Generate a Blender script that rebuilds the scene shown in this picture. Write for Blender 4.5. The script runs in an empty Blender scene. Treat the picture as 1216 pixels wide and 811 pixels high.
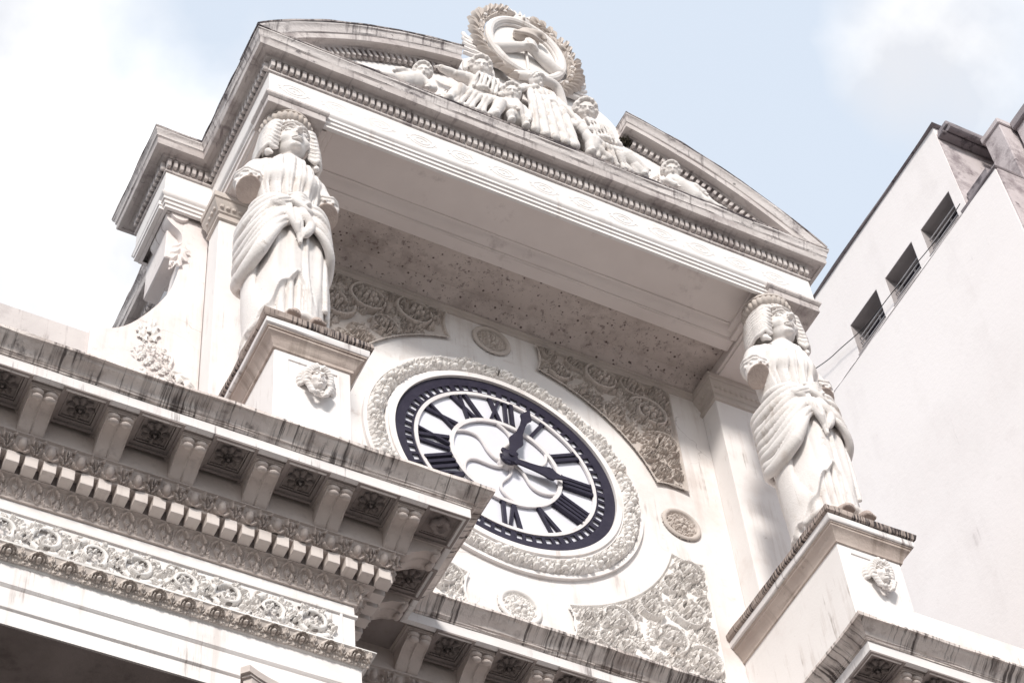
import bpy, bmesh, math, random
import numpy as np
from mathutils import Vector, Matrix
random.seed(7); rng = np.random.default_rng(7)
PI = math.pi
# units: everything below is measured in clock-centred units, K metres each; the clock centre stands ZC above the ground
K = 0.5; ZC = 15.48
S = bpy.context.scene
COL = S.collection

# ------------------------------------------------------------------ camera
cam = bpy.data.cameras.new('camera'); co = bpy.data.objects.new('camera', cam); COL.objects.link(co)
a, b, c = 0.55993537, 0.92632589, -0.1190394
f_ = np.array([math.sin(a)*math.cos(b), math.cos(a)*math.cos(b), math.sin(b)])
r0 = np.array([math.cos(a), -math.sin(a), 0]); u0 = np.cross(r0, f_)
r_ = math.cos(c)*r0 + math.sin(c)*u0; u_ = -math.sin(c)*r0 + math.cos(c)*u0
co.matrix_world = Matrix(((r_[0], u_[0], -f_[0], -12.10*K), (r_[1], u_[1], -f_[1], -20*K), (r_[2], u_[2], -f_[2], ZC-27.76*K), (0, 0, 0, 1)))
cam.sensor_width = 36; cam.lens = 2617.3/1216*36; cam.clip_start = .1; cam.clip_end = 2000
S.camera = co

# ------------------------------------------------------------------ world, sun, exposure
SUN_AZ = math.radians(209)      # clockwise from +Y seen from above: in front of the facade, a little left
SUN_EL = math.radians(32)
w = bpy.data.worlds.new('World'); S.world = w; w.use_nodes = True
nt = w.node_tree; nt.nodes.clear()
def N(t, **kw):
    n = nt.nodes.new(t)
    for k, v in kw.items(): setattr(n, k, v)
    return n
out = N('ShaderNodeOutputWorld'); bg = N('ShaderNodeBackground'); bg.inputs[1].default_value = .12
sky = N('ShaderNodeTexSky', sky_type='NISHITA', sun_disc=False, sun_elevation=SUN_EL, sun_rotation=SUN_AZ)
sky.air_density = 1.0; sky.dust_density = 1.5; sky.ozone_density = 1.2
tc = N('ShaderNodeTexCoord'); mp = N('ShaderNodeMapping'); mp.inputs['Location'].default_value = (3.1, 1.7, .4)
cl = N('ShaderNodeTexNoise'); cl.inputs['Scale'].default_value = 6.5; cl.inputs['Detail'].default_value = 8; cl.inputs['Roughness'].default_value = .55
acc = cl.outputs['Fac']
# cloud banks: a few broad heaps of cloud, broken up by the noise
for dx, r1, r2, wt in (((.104, .53, .845), .13, .03, .42), ((.44, .315, .843), .068, .01, .34), ((.26, .40, .875), .10, .02, -.20), ((.37, .42, .83), .09, .03, -.22), ((.13, .475, .872), .05, .01, -.16), ((-.5, .3, .8), .55, .1, .42), ((.2, -.6, .75), .6, .1, .25), ((.8, .3, .5), .4, .1, .25)):
    dv = Vector(dx).normalized(); dp = N('ShaderNodeVectorMath', operation='DOT_PRODUCT'); dp.inputs[1].default_value = dv; nt.links.new(tc.outputs['Generated'], dp.inputs[0])
    mr = N('ShaderNodeMapRange', interpolation_type='SMOOTHSTEP'); mr.inputs[1].default_value = math.cos(r1); mr.inputs[2].default_value = math.cos(r2); mr.inputs[4].default_value = wt; nt.links.new(dp.outputs['Value'], mr.inputs[0])
    ad = N('ShaderNodeMath', operation='ADD'); nt.links.new(acc, ad.inputs[0]); nt.links.new(mr.outputs[0], ad.inputs[1]); acc = ad.outputs[0]
rp = N('ShaderNodeValToRGB'); rp.color_ramp.elements[0].position = .50; rp.color_ramp.elements[1].position = .86
hz = N('ShaderNodeMixRGB'); hz.inputs[0].default_value = .78; hz.inputs[2].default_value = (4.0, 4.4, 4.9, 1)      # thin veil over the blue
mx = N('ShaderNodeMixRGB')
cs_ = N('ShaderNodeTexNoise'); cs_.inputs['Scale'].default_value = 11; cs_.inputs['Detail'].default_value = 7
cm = N('ShaderNodeMixRGB'); cm.inputs[1].default_value = (3.75, 3.85, 4.1, 1); cm.inputs[2].default_value = (6.2, 6.15, 6.1, 1)     # shaded and sunlit cloud
cr = N('ShaderNodeMapRange'); cr.inputs[1].default_value = .36; cr.inputs[2].default_value = .66
nt.links.new(mp.outputs[0], cs_.inputs['Vector']); nt.links.new(cs_.outputs['Fac'], cr.inputs[0]); nt.links.new(cr.outputs[0], cm.inputs[0]); nt.links.new(cm.outputs[0], mx.inputs[2])
L = nt.links.new
L(tc.outputs['Generated'], mp.inputs[0]); L(mp.outputs[0], cl.inputs['Vector']); L(acc, rp.inputs[0])
L(sky.outputs[0], hz.inputs[1]); L(hz.outputs[0], mx.inputs[1]); L(rp.outputs[0], mx.inputs[0]); L(mx.outputs[0], bg.inputs[0]); L(bg.outputs[0], out.inputs[0])
sl = bpy.data.lights.new('sun', 'SUN'); sl.energy = 2.0; sl.angle = math.radians(10); sl.color = (1, .95, .885)
so = bpy.data.objects.new('sun', sl); COL.objects.link(so)
sd = Vector((math.sin(SUN_AZ)*math.cos(SUN_EL), math.cos(SUN_AZ)*math.cos(SUN_EL), math.sin(SUN_EL)))
so.rotation_euler = sd.to_track_quat('Z', 'Y').to_euler(); so.location = (0, -30, 60)
S.view_settings.view_transform = 'Standard'; S.view_settings.look = 'None'; S.view_settings.exposure = .88; S.view_settings.gamma = 1

# ------------------------------------------------------------------ materials
def mat(name, col, col2=None, nscale=3., streak=None, blotch=None, spots=None, crack=None, bump=.15, bscale=40., rough=.85, metal=0.):
    """col/col2 mixed by noise; streak=(amount, lo, hi, colour, hfreq) vertical run-off marks; blotch=(amount, scale, lo, hi, colour); spots=(scale, size, colour)"""
    m = bpy.data.materials.new(name); m.use_nodes = True; t = m.node_tree; nd = t.nodes; lk = t.links.new
    bs = nd['Principled BSDF']; bs.inputs['Roughness'].default_value = rough; bs.inputs['Metallic'].default_value = metal; bs.inputs['Specular IOR Level'].default_value = .25
    g = nd.new('ShaderNodeNewGeometry'); pos = g.outputs['Position']
    def noise(scale, detail=5, sc=(1, 1, 1), r=.6, src=None):
        mp = nd.new('ShaderNodeMapping'); mp.inputs['Scale'].default_value = sc; lk(src or pos, mp.inputs[0])
        n = nd.new('ShaderNodeTexNoise'); n.inputs['Scale'].default_value = scale; n.inputs['Detail'].default_value = detail; n.inputs['Roughness'].default_value = r
        lk(mp.outputs[0], n.inputs['Vector']); return n.outputs['Fac']
    def along():
        sp = nd.new('ShaderNodeSeparateXYZ'); lk(pos, sp.inputs[0]); sn = nd.new('ShaderNodeSeparateXYZ'); lk(g.outputs['True Normal'], sn.inputs[0])
        ab = []
        for i in (0, 1):
            q = nd.new('ShaderNodeMath'); q.operation = 'ABSOLUTE'; lk(sn.outputs[i], q.inputs[0]); ab.append(q.outputs[0])
        gt = nd.new('ShaderNodeMath'); gt.operation = 'GREATER_THAN'; lk(ab[0], gt.inputs[0]); lk(ab[1], gt.inputs[1])
        mf = nd.new('ShaderNodeMix'); lk(gt.outputs[0], mf.inputs[0]); lk(sp.outputs[0], mf.inputs[2]); lk(sp.outputs[1], mf.inputs[3])
        cb = nd.new('ShaderNodeCombineXYZ'); lk(mf.outputs[0], cb.inputs[0]); lk(sp.outputs[2], cb.inputs[2]); lk(gt.outputs[0], cb.inputs[1]); return cb.outputs[0]
    def ramp(s, lo, hi, amt=1):
        n = nd.new('ShaderNodeMapRange'); n.inputs[1].default_value = lo; n.inputs[2].default_value = hi; n.inputs[4].default_value = amt; n.clamp = True
        lk(s, n.inputs[0]); return n.outputs[0]
    def mix(fac, c1, c2):
        n = nd.new('ShaderNodeMixRGB'); lk(fac, n.inputs[0])
        for i, cc in ((1, c1), (2, c2)):
            if isinstance(cc, tuple): n.inputs[i].default_value = (*cc, 1)
            else: lk(cc, n.inputs[i])
        return n.outputs[0]
    colr = mix(ramp(noise(nscale), .35, .7), col, col2 or tuple(x*.86 for x in col))
    if blotch:
        for am, sc, lo, hi, cc in (blotch if isinstance(blotch, list) else [blotch]): colr = mix(ramp(noise(sc, 8, r=.7), lo, hi, am), colr, cc)
    if streak:
        al = along()
        for am, lo, hi, cc, hf, *vf in (streak if isinstance(streak, list) else [streak]):
            s1 = noise(1., 6, (hf, 7, hf*(vf[0] if vf else .05)), .7, al)
            cn = nd.new('ShaderNodeMath'); cn.operation = 'MULTIPLY_ADD'; lk(noise(2.3, 3), cn.inputs[0]); cn.inputs[1].default_value = .5; lk(s1, cn.inputs[2])
            sb = nd.new('ShaderNodeMath'); sb.operation = 'SUBTRACT'; lk(cn.outputs[0], sb.inputs[0]); sb.inputs[1].default_value = .25
            colr = mix(ramp(sb.outputs[0], lo, hi, am), colr, cc)
    if crack:      # (cell scale, amount): hairline cracks in the render
        dn_ = nd.new('ShaderNodeTexNoise'); dn_.inputs['Scale'].default_value = 2.2; dn_.inputs['Detail'].default_value = 6; lk(pos, dn_.inputs['Vector'])
        va = nd.new('ShaderNodeVectorMath'); va.operation = 'MULTIPLY_ADD'; lk(dn_.outputs['Color'], va.inputs[0]); va.inputs[1].default_value = (.7, .7, .7); lk(pos, va.inputs[2])
        vc = nd.new('ShaderNodeTexVoronoi'); vc.feature = 'DISTANCE_TO_EDGE'; vc.inputs['Scale'].default_value = crack[0]; lk(va.outputs[0], vc.inputs['Vector'])
        mk = nd.new('ShaderNodeMath'); mk.operation = 'MULTIPLY'; lk(ramp(vc.outputs['Distance'], .006, .002), mk.inputs[0]); lk(ramp(noise(1.1, 3), .52, .62, crack[1]), mk.inputs[1])
        colr = mix(mk.outputs[0], colr, (.26, .215, .20))
    if spots:
        v = nd.new('ShaderNodeTexVoronoi'); v.inputs['Scale'].default_value = spots[0]; v.inputs['Randomness'].default_value = 1; lk(pos, v.inputs['Vector'])
        wn = nd.new('ShaderNodeMath'); wn.operation = 'MULTIPLY_ADD'; lk(noise(7), wn.inputs[0]); wn.inputs[1].default_value = -.55; lk(v.outputs['Distance'], wn.inputs[2])
        colr = mix(ramp(wn.outputs[0], spots[1]-.05, spots[1]-.12), colr, spots[2])
    lk(colr, bs.inputs['Base Color'])
    if bump:
        bn = nd.new('ShaderNodeBump'); bn.inputs['Strength'].default_value = bump; bn.inputs['Distance'].default_value = .02
        lk(noise(bscale, 6), bn.inputs['Height']); lk(bn.outputs[0], bs.inputs['Normal'])
    return m
BLK = (.035, .028, .03)
M = {}
M['white'] = mat('white_plaster', (.80, .77, .755), (.75, .715, .70), 1.2, blotch=[(.5, 1.2, .55, .70, (.62, .55, .515)), (.7, 9, .66, .74, (.36, .30, .275))], streak=[(.5, .57, .70, (.52, .455, .42), 7), (.65, .64, .73, (.32, .265, .24), 20)], bump=.08)
M['wall'] = mat('wall_plaster', (.79, .76, .745), (.73, .69, .67), 1., blotch=[(.6, .9, .53, .68, (.60, .525, .49)), (.6, 3.2, .60, .71, (.50, .425, .39)), (.8, 13, .66, .73, (.30, .25, .23))], streak=[(.5, .53, .68, (.54, .47, .435), 4), (.65, .62, .72, (.34, .28, .255), 13)], crack=(.9, .45), bump=.1)
M['pier'] = mat('pier_plaster', (.77, .715, .695), (.71, .65, .63), 2, blotch=[(.6, 2.0, .55, .7, (.60, .53, .52)), (.6, 6, .60, .70, (.50, .44, .43)), (.6, 14, .64, .72, (.36, .31, .30))], streak=[(.5, .52, .68, (.5, .42, .40), 6), (.6, .64, .72, (.33, .275, .265), 16)], crack=(.8, .45))
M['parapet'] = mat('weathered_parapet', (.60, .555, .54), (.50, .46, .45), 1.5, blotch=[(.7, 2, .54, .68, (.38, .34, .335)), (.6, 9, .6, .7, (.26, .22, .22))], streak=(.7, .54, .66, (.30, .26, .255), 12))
M['statue'] = mat('statue_stone', (.75, .715, .695), (.67, .63, .605), 3.5, blotch=[(.6, 2.6, .57, .70, (.52, .44, .38)), (.75, 6, .62, .71, (.36, .295, .25)), (.6, 22, .64, .72, (.28, .23, .20))], streak=(.5, .60, .70, (.40, .34, .295), 11), bump=.25, bscale=55)
M['raw'] = mat('bare_stone', (.46, .38, .34), (.36, .29, .26), 6, blotch=(.4, 20, .6, .7, (.2, .16, .15)), bump=.4)
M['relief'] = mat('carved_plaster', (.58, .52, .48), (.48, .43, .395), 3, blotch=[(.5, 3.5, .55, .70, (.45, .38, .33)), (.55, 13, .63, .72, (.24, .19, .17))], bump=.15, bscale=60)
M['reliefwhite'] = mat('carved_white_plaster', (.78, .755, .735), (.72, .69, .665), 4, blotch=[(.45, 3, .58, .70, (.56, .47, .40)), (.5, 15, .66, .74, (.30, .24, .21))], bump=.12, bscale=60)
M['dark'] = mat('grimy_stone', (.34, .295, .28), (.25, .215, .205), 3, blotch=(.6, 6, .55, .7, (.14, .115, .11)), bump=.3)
M['soffit'] = mat('dirty_shaded_soffit_stone', (.22, .19, .18), (.15, .128, .12), 3, blotch=(.6, 6, .55, .7, (.09, .075, .07)), bump=.3)  # dirty stone; shade of undersides and gaps is also put into this base colour
M['modil'] = mat('bracket_stone', (.58, .51, .475), (.48, .42, .39), 4, blotch=(.5, 7, .55, .7, (.25, .21, .2)), bump=.2)
M['cyma'] = mat('streaked_cornice_stone', (.78, .71, .67), (.68, .605, .57), 4, blotch=[(.75, 1.6, .53, .68, (.42, .35, .32)), (.6, 7, .55, .68, (.36, .30, .275)), (.85, 4.5, .60, .70, (.07, .055, .055))], streak=[(.85, .52, .66, (.17, .135, .125), 9, .10), (.85, .51, .61, (.06, .048, .046), 30, .09), (.9, .62, .72, (.74, .68, .64), 15, .25)], bump=.35)
M['corona'] = mat('corona_stone', (.76, .735, .725), (.70, .66, .65), 3, streak=[(.8, .60, .70, (.16, .13, .13), 16), (.5, .56, .7, (.45, .39, .37), 7)], bump=.12)
M['capedge'] = mat('cap_edge_stone', (.42, .35, .31), (.32, .26, .235), 6, streak=[(1., .48, .57, BLK, 52), (.7, .6, .7, (.6, .54, .5), 22)], bump=.3)
M['capcove'] = mat('cap_cove_stone', (.55, .47, .42), (.45, .37, .33), 3, streak=(.7, .5, .68, (.22, .17, .14), 8), blotch=(.5, 8, .6, .7, (.2, .16, .14)), bump=.2)
M['weather'] = mat('weathered_upper_stone', (.60, .555, .535), (.48, .43, .415), 2.5, blotch=[(.75, 3.3, .54, .66, (.30, .255, .25)), (.85, 8, .61, .69, (.09, .075, .08))], streak=(.7, .54, .68, (.18, .15, .155), 12), bump=.3)
M['lip'] = mat('mossy_cornice_lip', (.66, .615, .60), (.54, .495, .48), 3, blotch=[(.9, 2.2, .56, .66, (.11, .09, .10)), (.8, 10, .60, .69, BLK)], streak=(.8, .56, .68, (.12, .10, .105), 18), bump=.4)
M['edge'] = mat('mossy_edge_stone', (.42, .375, .36), (.26, .225, .22), 5, blotch=[(.95, 3.2, .47, .57, (.06, .048, .055)), (.7, 9, .6, .68, (.6, .55, .53))], streak=(.9, .50, .62, BLK, 24), bump=.4)
M['frieze'] = mat('frieze_white', (.79, .76, .745), (.73, .695, .68), 2, blotch=[(.5, 3, .60, .72, (.52, .46, .43)), (.5, 9, .63, .72, (.40, .34, .32))], streak=(.4, .60, .72, (.42, .36, .34), 10), bump=.1)
M['coffer'] = mat('coffer_plaster', (.74, .675, .645), (.67, .605, .58), 1.2, blotch=[(.5, 3, .58, .7, (.38, .32, .31)), (.6, 20, .70, .76, (.2, .16, .16))], bump=.08)
M['ceil'] = mat('mould_spotted_ceiling', (.62, .55, .515), (.52, .455, .425), 1.5, blotch=[(.65, 2.2, .55, .7, (.32, .27, .25)), (.55, 5, .52, .66, (.34, .28, .26)), (.8, 15, .575, .65, (.22, .175, .165)), (.85, 32, .60, .66, (.12, .095, .09))], spots=(15, -.06, (.14, .11, .105)), bump=.12)
M['dentil'] = mat('dentil_stone', (.68, .615, .58), (.60, .54, .505), 4, blotch=(.5, 9, .6, .7, (.34, .28, .26)), streak=(.5, .58, .7, (.36, .30, .28), 16), bump=.12)
M['navy'] = mat('navy_iron', (.02, .017, .034), (.032, .028, .048), 9, bump=.1, rough=.45)
M['dial'] = mat('dial_panel', (.72, .72, .78), (.68, .68, .74), 1.5, blotch=(.25, 5, .6, .75, (.5, .48, .52)), bump=.0, rough=.5)
M['ring'] = mat('cream_iron', (.74, .71, .71), (.66, .62, .62), 5, blotch=(.5, 9, .6, .7, (.42, .36, .35)), bump=.15, rough=.6)
M['nbr'] = mat('neighbour_render', (.86, .81, .795), (.82, .77, .755), .35, blotch=[(.3, .45, .55, .72, (.70, .64, .62)), (.3, 1.7, .62, .72, (.66, .60, .58)), (.4, 4.5, .68, .76, (.52, .46, .45)), (.6, 15, .70, .75, (.40, .35, .34))], streak=[(.2, .56, .72, (.62, .565, .55), 1.6), (.4, .66, .74, (.48, .43, .42), 6)], bump=.12, bscale=25)
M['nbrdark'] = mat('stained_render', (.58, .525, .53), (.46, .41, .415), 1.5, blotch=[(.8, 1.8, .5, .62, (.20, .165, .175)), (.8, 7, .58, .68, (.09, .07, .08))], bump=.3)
M['coping'] = mat('blackened_coping', (.30, .265, .275), (.20, .175, .185), 3, blotch=(.8, 5, .55, .65, (.04, .032, .04)), bump=.3)
M['reveal'] = mat('window_reveal', (.40, .37, .37), (.34, .31, .31), 3, bump=.1)
M['glass'] = mat('dark_window_glass', (.03, .028, .04), bump=0, rough=.12)
M['bar'] = mat('galvanised_bar', (.55, .53, .54), rough=.5, bump=0)
M['cable'] = mat('black_cable', (.03, .028, .03), bump=0, rough=.6)
M['plant'] = mat('dry_dark_weeds', (.045, .04, .025), (.06, .05, .035), 20, bump=0)
M['ground'] = mat('asphalt', (.14, .132, .125), (.11, .104, .10), .6, bump=.1)

# ------------------------------------------------------------------ geometry helpers (all return (verts, faces) in units)
def merge(*gs):
    V = []; F = []; n = 0
    for v, f in gs:
        v = np.asarray(v, float).reshape(-1, 3); V.append(v)
        F += [tuple(i+n for i in q) for q in f]; n += len(v)
    return np.vstack(V), F
def box(lo, hi, bev=0):
    x0, y0, z0 = lo; x1, y1, z1 = hi
    v = [(x0, y0, z0), (x1, y0, z0), (x1, y1, z0), (x0, y1, z0), (x0, y0, z1), (x1, y0, z1), (x1, y1, z1), (x0, y1, z1)]
    g = (np.array(v, float), [(0, 3, 2, 1), (4, 5, 6, 7), (0, 1, 5, 4), (1, 2, 6, 5), (2, 3, 7, 6), (3, 0, 4, 7)])
    return bevel(g, bev) if bev else g
def bevel(g, wd, seg=1):
    bm = bmesh.new(); vs = [bm.verts.new(v) for v in g[0]]
    for f in g[1]: bm.faces.new([vs[i] for i in f])
    bmesh.ops.bevel(bm, geom=list(bm.edges), offset=wd, segments=seg, affect='EDGES')
    bm.verts.index_update(); r = (np.array([v.co[:] for v in bm.verts]), [tuple(v.index for v in f.verts) for f in bm.faces]); bm.free(); return r
def prism(poly, y0, y1):
    """polygon in x,z pushed from y0 to y1"""
    n = len(poly); v = [(x, y0, z) for x, z in poly]+[(x, y1, z) for x, z in poly]
    f = [tuple(range(n)), tuple(range(2*n-1, n-1, -1))]+[(i, (i+1) % n, n+(i+1) % n, n+i) for i in range(n)]
    return np.array(v, float), f
def tube(pts, rad, n=8, flat=1.):
    P = np.array(pts, float); m = len(P); rad = np.broadcast_to(rad, (m,))
    T = np.gradient(P, axis=0); T /= np.linalg.norm(T, axis=1)[:, None]+1e-9
    up = np.array([0, 0, 1.]) if abs(T[:, 2]).max() < .9 else np.array([.31, .95, .0])
    V = []; F = []
    for i in range(m):
        s = np.cross(T[i], up); s /= np.linalg.norm(s)+1e-9; q = np.cross(s, T[i])
        for k in range(n):
            t = 2*PI*k/n; V.append(P[i]+rad[i]*(math.cos(t)*s+flat*math.sin(t)*q))
    for i in range(m-1):
        for k in range(n): F.append((i*n+k, i*n+(k+1) % n, (i+1)*n+(k+1) % n, (i+1)*n+k))
    F.append(tuple(range(n-1, -1, -1))); F.append(tuple((m-1)*n+k for k in range(n)))
    return np.array(V), F
def lathe(prof, n=32, mod=None):
    """prof (r,z); axis z"""
    V = []; F = []; m = len(prof)
    for i, (r, z) in enumerate(prof):
        for k in range(n):
            t = 2*PI*k/n; rr = r*(mod(t, z) if mod else 1); V.append((rr*math.cos(t), rr*math.sin(t), z))
    for i in range(m-1):
        for k in range(n): F.append((i*n+k, i*n+(k+1) % n, (i+1)*n+(k+1) % n, (i+1)*n+k))
    F.append(tuple(range(n-1, -1, -1))); F.append(tuple((m-1)*n+k for k in range(n)))
    return np.array(V), F
def front(g):      # lathe axis z -> axis facing -y (z up becomes towards the viewer)
    v = g[0]; return np.stack([v[:, 0], -v[:, 2], v[:, 1]], 1), g[1]
def annulus(r0, r1, y0, y1, n=128):
    V = []; F = []
    for k in range(n):
        t = 2*PI*k/n
        for r, y in ((r0, y0), (r1, y0), (r1, y1), (r0, y1)): V.append((r*math.sin(t), y, r*math.cos(t)))
    for k in range(n):
        j = (k+1) % n
        for q in range(4): F.append((k*4+q, k*4+(q+1) % 4, j*4+(q+1) % 4, j*4+q))
    return np.array(V), F
def xf(g, loc=(0, 0, 0), rz=0, sc=1., ry=0, rx=0):
    v = np.asarray(g[0], float)*np.asarray(sc, float)
    for ang, ax in ((rx, 0), (ry, 1), (rz, 2)):
        if ang:
            ca, sa = math.cos(ang), math.sin(ang); i, j = [(1, 2), (2, 0), (0, 1)][ax]
            vi, vj = v[:, i].copy(), v[:, j].copy(); v[:, i] = ca*vi-sa*vj; v[:, j] = sa*vi+ca*vj
    return v+np.asarray(loc, float), g[1]
def smooth_noise(n, scale):
    x = rng.normal(size=n+8); k = max(1, int(scale)); ker = np.hanning(2*k+3)[1:-1]; y = np.convolve(x, ker/np.sqrt((ker**2).sum()), 'same'); return y[4:4+n]
def sweep(path, prof, step=None, jit=0., mapf=None, cap=True):
    """profile (out, z) carried along a plan path; outward is to the right of travel; corners mitred"""
    P = np.array(path, float); d = np.diff(P, axis=0); ln = np.linalg.norm(d, axis=1); d /= ln[:, None]
    nr = np.stack([d[:, 1], -d[:, 0]], 1); mit = [nr[0]]
    for i in range(1, len(P)-1): mit.append((nr[i-1]+nr[i])/(1+nr[i-1]@nr[i]))
    mit.append(nr[-1]); mit = np.array(mit); pr = np.array(prof, float); m = len(pr)
    C = P[:, None, :]+mit[:, None, :]*pr[None, :, 0:1]      # corner positions
    rows = []; nrm = []
    for i in range(len(P)-1):
        k = max(1, int(round(ln[i]/step))) if step else 1
        for q in range(k): t = q/k; rows.append(C[i]*(1-t)+C[i+1]*t); nrm.append(mit[i] if q == 0 else nr[i])
    rows.append(C[-1]); nrm.append(mit[-1]); rows = np.array(rows); n = len(rows)
    zz = np.broadcast_to(pr[:, 1], (n, m)).copy()
    if jit:
        for j in range(m):
            rows[:, j] += np.array(nrm)*(smooth_noise(n, 2)*jit)[:, None]; zz[:, j] += smooth_noise(n, 2)*jit*.7
    V = np.concatenate([rows, zz[:, :, None]], 2).reshape(-1, 3)
    F = [(i*m+j, (i+1)*m+j, (i+1)*m+j+1, i*m+j+1) for i in range(n-1) for j in range(m-1)]
    if cap: F += [tuple(range(m)), tuple((n-1)*m+j for j in range(m-1, -1, -1))]
    if mapf is not None: V = mapf(V)
    return V, F
def spl(pts, n=24):
    P = np.array(pts, float); Q = np.vstack([2*P[0]-P[1], P, 2*P[-1]-P[-2]]); out = []
    seg = len(P)-1
    for t in np.linspace(0, seg-1e-6, n):
        i = int(t); u = t-i; p0, p1, p2, p3 = Q[i:i+4]
        out.append(.5*((2*p1)+(-p0+p2)*u+(2*p0-5*p1+4*p2-p3)*u*u+(-p0+3*p1-3*p2+p3)*u**3))
    return np.array(out)

# ------------------------------------------------------------------ object helpers
WL = {}
def mesh(name, g, m, sharp=35):
    me = bpy.data.meshes.new(name); me.from_pydata((np.asarray(g[0])*K).tolist(), [], g[1])
    bm = bmesh.new(); bm.from_mesh(me); bmesh.ops.recalc_face_normals(bm, faces=bm.faces); bm.to_mesh(me); bm.free()
    me.materials.append(M[m] if isinstance(m, str) else m)
    if sharp: me.shade_smooth(); me.set_sharp_from_angle(angle=math.radians(sharp))
    me.update(); return me
def put(name, data, parent=None, loc=(0, 0, 0), rz=0., ry=0., sc=None):
    o = bpy.data.objects.new(name, data); COL.objects.link(o)
    wl = np.array(loc, float)*K+np.array([0, 0, ZC]); WL[o.name] = wl
    if parent is not None: o.parent = parent; o.location = wl-WL[parent.name]
    else: o.location = wl
    o.rotation_euler = (0, ry, rz)
    if sc: o.scale = sc
    return o
def obj(name, g, m, parent=None, loc=(0, 0, 0), rz=0., sharp=35):
    return put(name, mesh(name, g, m, sharp), parent, loc, rz)
def twin(src, parent, loc, rz=0., ry=0., sc=None):
    o = src.copy(); COL.objects.link(o); wl = np.array(loc, float)*K+np.array([0, 0, ZC]); WL[o.name] = wl
    o.parent = parent; o.location = wl-WL[parent.name]; o.rotation_euler = (0, ry, rz)
    if sc: o.scale = sc
    return o
def row(name, g, m, parent, places, sharp=35):
    """places: (loc, rz, ry, scale) tuples sharing one mesh"""
    me = mesh(name, g, m, sharp)
    r3 = np.random.default_rng(len(places))
    for p in places: put(name, me, parent, np.array(p[0])+r3.normal(0, .0035, 3)*(1, 0, 1), *(p[1:]))
def tag(o, label, cat, group=None):
    o['label'] = label; o['category'] = cat
    if group: o['group'] = group
    return o
def thing(name, label, cat, loc, group=None):
    return tag(put(name, None, None, loc), label, cat, group)

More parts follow.
